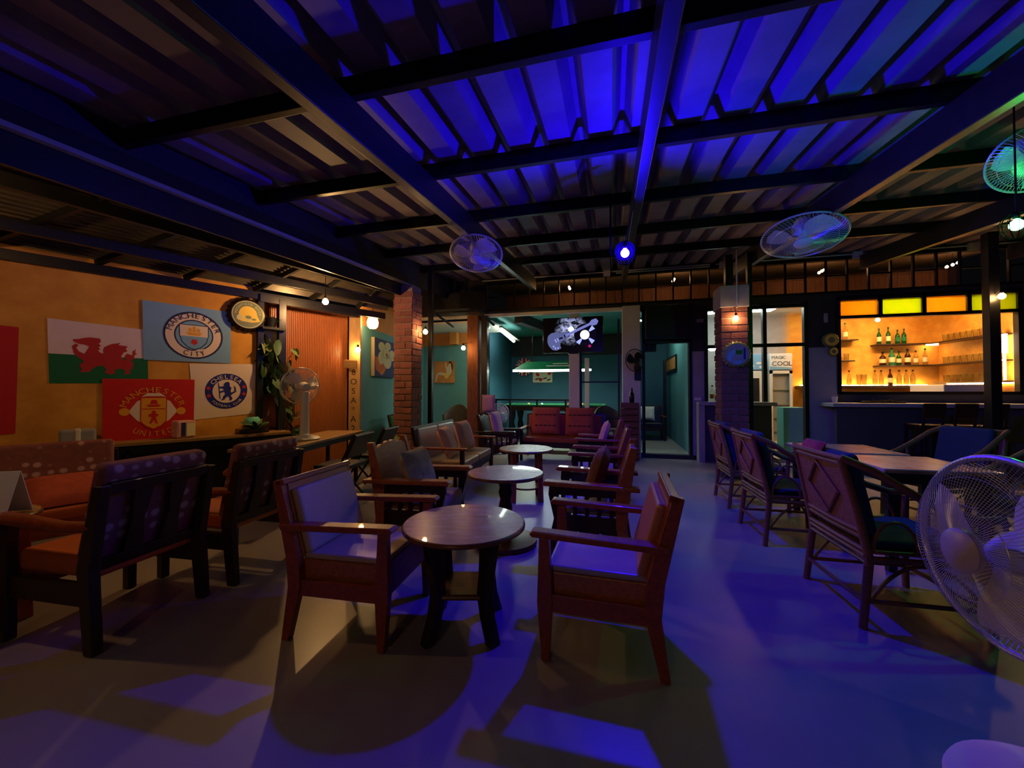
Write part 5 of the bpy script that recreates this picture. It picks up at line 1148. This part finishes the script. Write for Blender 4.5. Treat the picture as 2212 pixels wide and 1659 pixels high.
# paintings of the left room
LWD = (LW1 - LW0).normalized(); LWN = Vector((LWD.y, -LWD.x, 0)); LWR = math.atan2(LWD.y, LWD.x)
def onlw(px, py): q = onplane(px, py, LW0 + LWN * 0.03, LWN); return (q - LW0).dot(LWD), q.z
(ua, za), (ub, zb) = onlw(806, 728), onlw(850, 812)
t = thing('painting', 'tall painting of a big white flower on purple', 'painting', LW0 + LWD * ua + Vector((0, 0, zb - 0.04)), LWR, 'paintings'); wv, hv = ub - ua, za - zb + 0.04
MB().mm((0, -0.06, 0), (wv, -0.002, hv)).build('canvas', 'cushion_blue' if False else mat('canvas_purple', (70, 60, 130), 0.7, rgb2=(40, 70, 120), var=0.2, vs=2), t)
lay2 = [0.0615]
def pt(nm, m_, polys):
    mb = MB(); o = lay2[0]; lay2[0] += 0.0007
    for q in polys: flat(mb, [(x * wv, y * hv) for x, y in q], lambda x, y: Vector((x, -o, y)))
    mb.build(nm, m_, t)
pt('red_petal', mat('paint_red', (196, 84, 56), 0.7, rgb2=(220, 130, 60), var=0.2, vs=4), [[(0.0, 0.52), (0.25, 0.5), (0.6, 0.3), (0.4, 0.08), (0.3, 0.04), (0.05, 0.18)]])
pt('white_petal', mat('paint_ivory', (222, 222, 184), 0.7, rgb2=(206, 206, 160), var=0.1, vs=6), [disc(0.32, 0.8, 0.16, 14, 0.13), disc(0.62, 0.86, 0.15, 14, 0.11), disc(0.82, 0.62, 0.16, 14, 0.16), disc(0.6, 0.42, 0.2, 14, 0.19), disc(0.3, 0.5, 0.15, 14, 0.18), disc(0.52, 0.64, 0.2, 14, 0.14)])
pt('flower_eye', 'cushion_red', [disc(0.55, 0.62, 0.05, 12, 0.035)])
MB().mm((-0.012, -0.06, 0), (0.0, -0.002, hv)).build('canvas_edge', 'cream', t)
a = ony(938, 781, 9.18); b = ony(982, 827, 9.18)
t = thing('painting', 'orange painting of a reclining figure on the far turquoise wall', 'painting', (a.x, 9.19, b.z), 0, 'paintings'); wv, hv = b.x - a.x, a.z - b.z
MB().mm((0, -0.03, 0), (wv, 0.0, hv)).build('canvas', mat('canvas_orange', (196, 124, 56), 0.7, rgb2=(214, 146, 74), var=0.2, vs=3), t)
lay2 = [0.0315]
fm = mat('paint_skin', (214, 196, 156), 0.7)
pt('figure', fm, [[(0.02, 0.08), (0.08, 0.1), (0.14, 0.4), (0.3, 0.5), (0.5, 0.46), (0.6, 0.42), (0.62, 0.5), (0.6, 0.66), (0.54, 0.8), (0.56, 0.98), (0.62, 0.94), (0.6, 0.8), (0.68, 0.72), (0.74, 0.86), (0.82, 0.9), (0.86, 0.8), (0.9, 0.65), (0.86, 0.45), (0.78, 0.34), (0.6, 0.3), (0.4, 0.36), (0.22, 0.38), (0.12, 0.06)]])
pt('figure_cloth', 'cap_yellow', [[(0.5, 0.44), (0.62, 0.46), (0.76, 0.36), (0.7, 0.22), (0.56, 0.2)]])
pt('figure_hair', 'wood_dark', [[(0.72, 0.98), (0.86, 0.98), (0.93, 0.8), (0.9, 0.5), (0.86, 0.7), (0.84, 0.9), (0.76, 0.9)]])
# ================================================================== PLANTS AND COUNTER THINGS
_leafme = None
def leaf_mesh():
    global _leafme
    if _leafme: return _leafme
    mb = MB(); L_ = [(0, 0), (0.035, 0.03), (0.05, 0.09), (0.035, 0.16), (0, 0.22)]
    vs = [(x, y, 0.02 * math.sin(y * 14) - abs(x) * 0.25) for x, y in L_] + [(-x, y, 0.02 * math.sin(y * 14) - abs(x) * 0.25) for x, y in L_[1:4]]
    vs += [(0, 0.09, 0.02)]
    mb.add(vs, [(0, 1, 8), (1, 2, 8), (2, 3, 8), (3, 4, 8), (4, 7, 8), (7, 6, 8), (6, 5, 8), (5, 0, 8)], True)
    o = mb.build('leaf', 'leaf'); _leafme = o.data; bpy.data.objects.remove(o); return _leafme
def leafy(label, c, spread, n, seed, sc=(0.7, 1.3), pot=True, down=False, pale=0.3, name='potted_plant', pot_m='black'):
    rnd = random.Random(seed); t = thing(name, label, 'plant', c, 0, 'plants')
    if pot: MB().lathe([(0.06, 0), (0.085, 0.12), (0.09, 0.13), (0.075, 0.13), (0.0, 0.11)], 20).build('pot', pot_m, t)
    lm = leaf_mesh()
    for k in range(n):
        o = bpy.data.objects.new('leaf', lm); COL.objects.link(o); o.parent = t
        o.location = (rnd.uniform(-spread[0], spread[0]), rnd.uniform(-spread[1], spread[1]), rnd.uniform(*spread[2]))
        o.rotation_euler = (rnd.uniform(-2.6, -1.2) if down else rnd.uniform(0.1, 1.3), rnd.uniform(-0.5, 0.5), rnd.uniform(0, 2 * PI)); s = rnd.uniform(*sc); o.scale = (s, s, s)
        if rnd.random() < pale:
            o.material_slots[0].link = 'OBJECT'; o.material_slots[0].material = MATS['leaf_pale']
    return t
q = wp(0.14, 0, 0.0)
t = thing('plant_shelf', 'black hanging shelf between the steel posts with trailing plants', 'shelf', (q.x, q.y, 0), WR)
MB().mm((-0.12, -0.12, 2.05), (0.15, 0.1, 2.08)).build('shelf_board', 'black', t); MB().mm((-0.12, 0.06, 1.2), (0.15, 0.1, 2.05)).build('back_board', 'cream', t); MB().mm((-0.12, 0.06, 0.735), (0.15, 0.1, 1.2)).build('lower_board', 'wood_column', t)
leafy('trailing plant with big dark leaves on the shelf between the steel posts', (q.x + 0.03, q.y - 0.04, 0), (0.13, 0.06, (1.25, 2.0)), 46, 3, (0.7, 1.2), False, True, 0.35, 'trailing_plant')
leafy('small plant on top of the hanging shelf', (q.x, q.y, 2.081), (0.07, 0.05, (0.05, 0.13)), 12, 5, (0.35, 0.6), True)
q = wp(0.42, 0, -0.05); leafy('trailing plant spilling past the outer steel post', (q.x, q.y, 0), (0.06, 0.05, (1.3, 1.85)), 16, 8, (0.7, 1.2), False, True, 0.35, 'trailing_plant')
q = wp(0.45, 0, -0.02); leafy('tall plant at the foot of the outer steel post', (q.x, q.y, 0), (0.07, 0.05, (0.5, 1.05)), 18, 9, (0.6, 1.1), True, False, 0.2, 'potted_plant')
u, z = onwall(545, 930, 0.15); q = wp(u, 0.736, 0.15)
t = thing('wood_tray', 'dark wooden slab on the counter under the white flag', 'tray', q, WR)
MB().mm((-0.16, -0.10, 0), (0.16, 0.10, 0.055)).build('slab', 'wood_dark', t, 0.015)
o = MB().lathe([(0.05, 0), (0.09, 0.05), (0.09, 0.10), (0.06, 0.14), (0.055, 0.14), (0.084, 0.10), (0.084, 0.055), (0, 0.01)], 24).build('bowl', 'aqua_glass'); o.location = q + Vector((0, 0, 0.056)); tag(o, 'aqua glass bowl on the dark wooden slab', 'bowl')
leafy('spiky succulent standing in front of the aqua bowl', (q.x + 0.115, q.y - 0.055, 0.736 + 0.055), (0.02, 0.02, (0.0, 0.03)), 9, 11, (0.5, 0.8), False, False, 0.1, 'succulent')
u, z = onwall(396, 945, 0.16); q = wp(u, 0.736, 0.16)
t = thing('tissue_box', 'pale printed tissue box on the counter under the red flag', 'box', q, WR + 0.25)
MB().mm((-0.09, -0.07, 0), (0.09, 0.07, 0.19)).build('body', 'cushion_pink', t, 0.02); MB().mm((0.0, -0.073, 0.02), (0.08, -0.069, 0.16)).build('print', 'label_paper', t); MB().mm((-0.05, -0.073, 0.02), (-0.01, -0.069, 0.17)).build('stripe', 'f_navy', t)
u, z = onwall(168, 935, 0.16); q = wp(u, 0.736, 0.16)
t = thing('gift_box', 'grey and white wrapped parcel on the counter behind the spotted sofa', 'box', q, WR)
MB().mm((-0.12, -0.08, 0.03), (0.12, 0.08, 0.15)).build('body', 'plaster_grey', t, 0.02); MB().mm((-0.02, -0.083, 0.03), (0.02, 0.083, 0.153)).build('ribbon', 'cushion_white', t, 0.01); MB().mm((-0.1, -0.06, 0), (0.1, 0.06, 0.03)).build('foot', 'black', t)
leafy('yellow-green plant in a pot beside the green armchair', (-3.42, 6.0, 0), (0.1, 0.1, (0.25, 0.55)), 20, 14, (0.6, 1.0), True, False, 0.95)
leafy('yellow-green plant in a pot at the foot of the first brick pillar', (PL.x - 0.1, PL.y - 0.36, 0), (0.08, 0.06, (0.3, 0.62)), 14, 15, (0.5, 0.8), True, False, 0.95)
# ================================================================== BAR
struct('counter_top', MB().mm((3.42, FY - 0.5, 1.0), (6.55, FY - 0.02, 1.06)), 'facade_grey', bevel=0.008)
def bottle(label, p, h=0.30, r=0.037, m='bottle_green', lab='label_paper', grp='bottles in the bar'):
    t = thing('bottle', label, 'bottle', p, 0, grp)
    MB().lathe([(r * 0.95, 0), (r, 0.01), (r, h * 0.55), (r * 0.85, h * 0.63), (r * 0.36, h * 0.75), (r * 0.34, h * 0.93)], 16).build('body', m, t)
    MB().lathe([(r * 1.02, h * 0.18), (r * 1.02, h * 0.46)], 16).build('label', lab, t); MB().lathe([(r * 0.4, h * 0.91), (r * 0.4, h), (0, h)], 12).build('cap', 'gloss_black', t)
def glass_(label, p, h=0.12, r=0.035, grp='glasses in the bar'):
    o = MB().lathe([(r * 0.8, 0), (r, h), (r * 0.93, h), (r * 0.74, 0.012), (0, 0.012)], 16).build('drinking_glass', 'bottle_clear'); o.location = p; tag(o, label, 'glass', grp)
def shelf(label, a, b, z, d=0.2, right=False):
    if right: o = MB().mm((BX - d, a, z - 0.025), (BX - 0.001, b, z)).build('wall_shelf', 'wood_dark', None, 0.003)
    else: o = MB().mm((a, 9.4 - d, z - 0.025), (b, 9.399, z)).build('wall_shelf', 'wood_dark', None, 0.003)
    return tag(o, label, 'shelf', 'bar shelves')
YB = 9.29
def bx_(px): return ony(px, 800, YB).x
shelf('upper wooden shelf with four bottles on the back wall of the bar', bx_(1888), BX - 0.001, 2.18); shelf('lower wooden shelf with six bottles on the back wall of the bar', bx_(1893), BX - 0.001, 1.76)
shelf('short upper shelf with one bottle at the hatch corner', bx_(1795), bx_(1850), 2.29, 0.2); shelf('short lower shelf with one glass at the hatch corner', bx_(1795), bx_(1842), 1.87, 0.2)
shelf('upper shelf of hanging glasses on the side wall of the bar', 7.95, 9.2, 2.18, 0.24, True); shelf('middle shelf on the side wall of the bar', 7.95, 9.2, 1.76, 0.24, True)
shelf('lowest shelf on the side wall of the bar, lit from the end', 7.95, 9.2, 1.42, 0.24, True)
o = MB().mm((3.75, 9.0, 1.30), (BX - 0.001, 9.399, 1.36)).build('back_counter', 'wood_dark', None, 0.004); tag(o, 'long back counter of the bar with a row of lit bottles', 'counter')
o = MB().mm((5.3, 7.95, 0.07), (5.9, 8.7, 1.36)).build('ice_chest', 'white_plastic', None, 0.01); tag(o, 'white chest in the corner of the bar below the side shelves', 'chest')
for i, px_ in enumerate((1900, 1920, 1940, 1954)): bottle(('green bottle on the upper bar shelf, nearest the hatch post side', 'clear green bottle, second on the upper bar shelf', 'dark green bottle, third on the upper bar shelf', 'slim green bottle, fourth on the upper bar shelf')[i], (bx_(px_), YB, 2.181), (0.32, 0.34, 0.28, 0.30)[i], 0.036, 'bottle_green', 'label_paper' if i < 2 else 'f_green')
for i, px_ in enumerate((1907, 1927, 1942, 1961, 1979, 1999)): bottle(('square-shouldered brown bottle with cream label, first on the lower bar shelf', 'white-green bottle with a dark neck, second on the lower bar shelf', 'short green bottle, third on the lower bar shelf', 'brown bottle, fourth on the lower bar shelf', 'clear slim bottle, fifth on the lower bar shelf', 'clear bottle, last on the lower bar shelf')[i], (bx_(px_), YB, 1.761), (0.27, 0.34, 0.28, 0.32, 0.28, 0.32)[i], (0.05, 0.048, 0.036, 0.045, 0.036, 0.036)[i], ('bottle_brown', 'baize', 'bottle_green', 'bottle_brown', 'bottle_clear', 'bottle_clear')[i])
bottle('clear bottle with red foot on the short upper shelf', (bx_(1827), YB, 2.291), 0.34, 0.04, 'bottle_clear', 'label_paper')
glass_('single glass on the short lower shelf', (bx_(1829), YB, 1.871), 0.14, 0.045)
for i, px_ in enumerate((1825, 1846, 1857, 1880, 1893, 1912, 1931, 1946, 1960)):
    if i == 5: bottle('dark bottle among the clear ones on the back counter', (bx_(px_), 9.15, 1.361), 0.32, 0.038, 'bottle_brown')
    elif i in (1, 2): glass_('tall clear glass on the back counter, %s of a pair' % ('first', 'second')[i - 1], (bx_(px_), 9.15, 1.361), 0.22, 0.042)
    else: bottle('clear bottle on the back counter, number %s from the hatch corner' % {0: 'one', 3: 'two', 4: 'three', 6: 'four', 7: 'five', 8: 'six'}[i], (bx_(px_), 9.15, 1.361), 0.30, 0.037, 'bottle_clear', 'bottle_clear', 'clear bottles on the back counter')
for z, nm in ((2.181, 'upper'), (1.761, 'middle'), (1.421, 'lowest')):
    for k in range(9): glass_('clear drinking glass in the row on the %s side shelf of the bar' % nm, (BX - 0.13, 8.05 + k * 0.125, z), 0.13, 0.038, 'glasses on the %s side shelf' % nm)
t = thing('light_strip', 'warm light strip behind the bottles on the back counter', 'lamp', (0, 0, 0), 0, 'bar light strips')
MB().mm((3.8, 9.30, 1.361), (BX - 0.25, 9.32, 1.378)).build('strip', 'emit_bar', t)
t = thing('light_strip', 'warm light strip under the upper bar shelf', 'lamp', (0, 0, 0), 0, 'bar light strips'); MB().mm((bx_(2000), 9.25, 2.135), (BX - 0.1, 9.28, 2.154)).build('strip', 'emit_bar', t)
t = thing('light_strip', 'upright warm light strip at the end of the side shelves', 'lamp', (0, 0, 0), 0, 'bar light strips')
MB().mm((BX - 0.135, 7.92, 1.43), (BX - 0.115, 7.945, 2.1)).build('strip', 'emit_bar', t); MB().mm((BX - 0.145, 7.90, 1.86), (BX - 0.105, 7.945, 2.16)).build('cover', 'emit_pink', t)
t = thing('light_strip', 'warm light strip along the side wall under the lowest shelf', 'lamp', (0, 0, 0), 0, 'bar light strips'); MB().mm((BX - 0.02, 7.95, 1.375), (BX - 0.005, 9.2, 1.392)).build('strip', 'emit_bar', t)
t = thing('ceiling_light', 'warm ceiling light of the bar, out of sight above the coloured panes', 'lamp', (4.8, 8.25, 2.89), 0, 'indoor ceiling lights')
MB().mm((-0.9, -0.1, -0.03), (0.9, 0.1, 0)).build('diffuser', 'emit_bar', t)
# fridges
for i, (a_, b_, lab) in enumerate(((1617, 1652, 'white fridge with a blue header board behind the window'), (1664, 1713, 'glass-door drinks fridge with a MAGIC COOL header'))):
    pa = ony(a_, 790, 9.0); pb = ony(b_, 790, 9.0); wv = pb.x - pa.x
    t = thing('drinks_fridge', lab, 'fridge', ((pa.x + pb.x) / 2, 9.05, 0.07), 0, 'bar fridges')
    MB().mm((-wv / 2, 0.02, 0), (wv / 2, 0.34, 1.62)).build('cabinet', 'white_plastic', t, 0.01)
    MB().mm((-wv / 2, -0.02, 1.62), (wv / 2, 0.3, 1.95)).build('header', 'paper' if i else 'f_sky', t, 0.006)
    if i:
        mb = MB(); text_line(mb, 'MAGIC', 0.085, lambda x, y: Vector((x, -0.023, y)), -0.04, 1.84); text_line(mb, 'COOL', 0.13, lambda x, y: Vector((x, -0.023, y)), 0.02, 1.70); mb.build('lettering', 'f_navy', t)
        mb = MB(); flat(mb, [(-wv / 2, 1.62), (wv / 2, 1.62), (wv / 2, 1.66), (-wv / 2, 1.69)], lambda x, y: Vector((x, -0.022, y))); mb.build('header_band', 'f_sky', t)
        d = MB().mm((-wv / 2, -0.02, 0.1), (wv / 2, 0.015, 1.6)); d = MB()
        for a0, b0, c0, d0 in ((-wv / 2, -wv / 2 + 0.05, 0.1, 1.6), (wv / 2 - 0.05, wv / 2, 0.1, 1.6), (-wv / 2, wv / 2, 0.1, 0.16), (-wv / 2, wv / 2, 1.54, 1.6)): d.mm((a0, -0.02, c0), (b0, 0.015, d0))
        dd = d.build('door', 'white_plastic', t); MB().mm((-wv / 2 + 0.05, -0.005, 0.16), (wv / 2 - 0.05, 0.0, 1.54)).build('pane', 'glass', dd)
        for z in (0.35, 0.62, 0.9, 1.2): MB().mm((-wv / 2 + 0.04, -0.001 + 0.006, z), (wv / 2 - 0.04, 0.019, z + 0.02)).build('shelf', 'cream', t)
    else:
        mb = MB(); [flat(mb, disc(x, z, 0.05, 12, 0.025), lambda x, y: Vector((x, -0.022, y))) for x, z in ((-0.08, 1.7), (0.05, 1.76), (0.1, 1.68))]; mb.build('header_cloud', 'paper', t)
        d = MB().mm((-wv / 2, -0.01, 0.1), (wv / 2, 0.018, 1.6)).build('door', 'white_plastic', t, 0.006); MB().mm((-wv / 2 + 0.05, -0.016, 0.5), (wv / 2 - 0.09, -0.011, 1.45)).build('pane', 'steel_grey', d)
pa = ony(1692, 880, 8.2); pb = ony(1740, 880, 8.2)
o = MB().mm((pa.x, 8.2, 0.07), (pb.x, 8.5, pa.z)).build('low_cabinet', 'turquoise', None, 0.006); tag(o, 'low turquoise cabinet inside the bar doorway', 'cabinet')
q = ony(1538, 845, 8.3); bottle('pale bottle standing in the narrow bar window', (1.8, FY + 0.08, 1.061), 0.30, 0.045, 'bottle_clear', 'cap_yellow')
# stools at the counter
def stool(label, x):
    t = thing('bar_stool', label, 'stool', (x, FY - 0.75, 0), 0, 'bar stools')
    for sx in (-1, 1):
        for sy in (-1, 1): MB().bar((sx * 0.15, sy * 0.17, 0), (sx * 0.12, sy * 0.14, 0.72), 0.03, 0.03, (1, 0, 0)).build('leg', 'steel', t)
    for sy in (-1, 1): MB().bar((-0.14, sy * 0.155, 0.3), (0.14, sy * 0.155, 0.3), 0.02, 0.02).build('foot_rail', 'steel', t)
    MB().mm((-0.15, -0.17, 0.72), (0.15, 0.17, 0.77)).build('seat', 'wood_dark', t, 0.012); MB().box((0, -0.19, 0.97), (0.26, 0.03, 0.22), rx(0.12)).build('backrest', 'wood_dark', t, 0.01)
    for sx in (-1, 1): MB().bar((sx * 0.11, -0.16, 0.76), (sx * 0.11, -0.18, 1.0), 0.025, 0.025).build('back_post', 'steel', t)
for px_, l in ((1995, 'dark bar stool with a backrest at the counter, farthest from the black post'), (2062, 'dark bar stool with a backrest at the counter, middle one'), (2125, 'dark bar stool with a backrest at the counter, beside the black post')): stool(l, ony(px_, 870, FY - 0.75).x)
for i, (x, l) in enumerate(((3.55, 'white cup on the bar counter by the grey wall'), )): 
    o = MB().lathe([(0.03, 0), (0.045, 0.1), (0.04, 0.1), (0.026, 0.01), (0, 0.01)], 18).build('cup', 'white_plastic'); o.location = (x + 0.03, FY - 0.2, 1.061); tag(o, l, 'cup')
t = thing('serving_tray', 'black tray with small shiny things on the bar counter', 'tray', (4.2, FY - 0.2, 1.061), 0)
MB().mm((-0.3, -0.1, 0), (0.3, 0.1, 0.03)).build('tray', 'gloss_black', t, 0.008)
for k in range(3): MB().lathe([(0.03, 0.03), (0.035, 0.045), (0.0, 0.05)], 14, (-0.1 + k * 0.12, 0, 0)).build('lid', 'chrome', t)
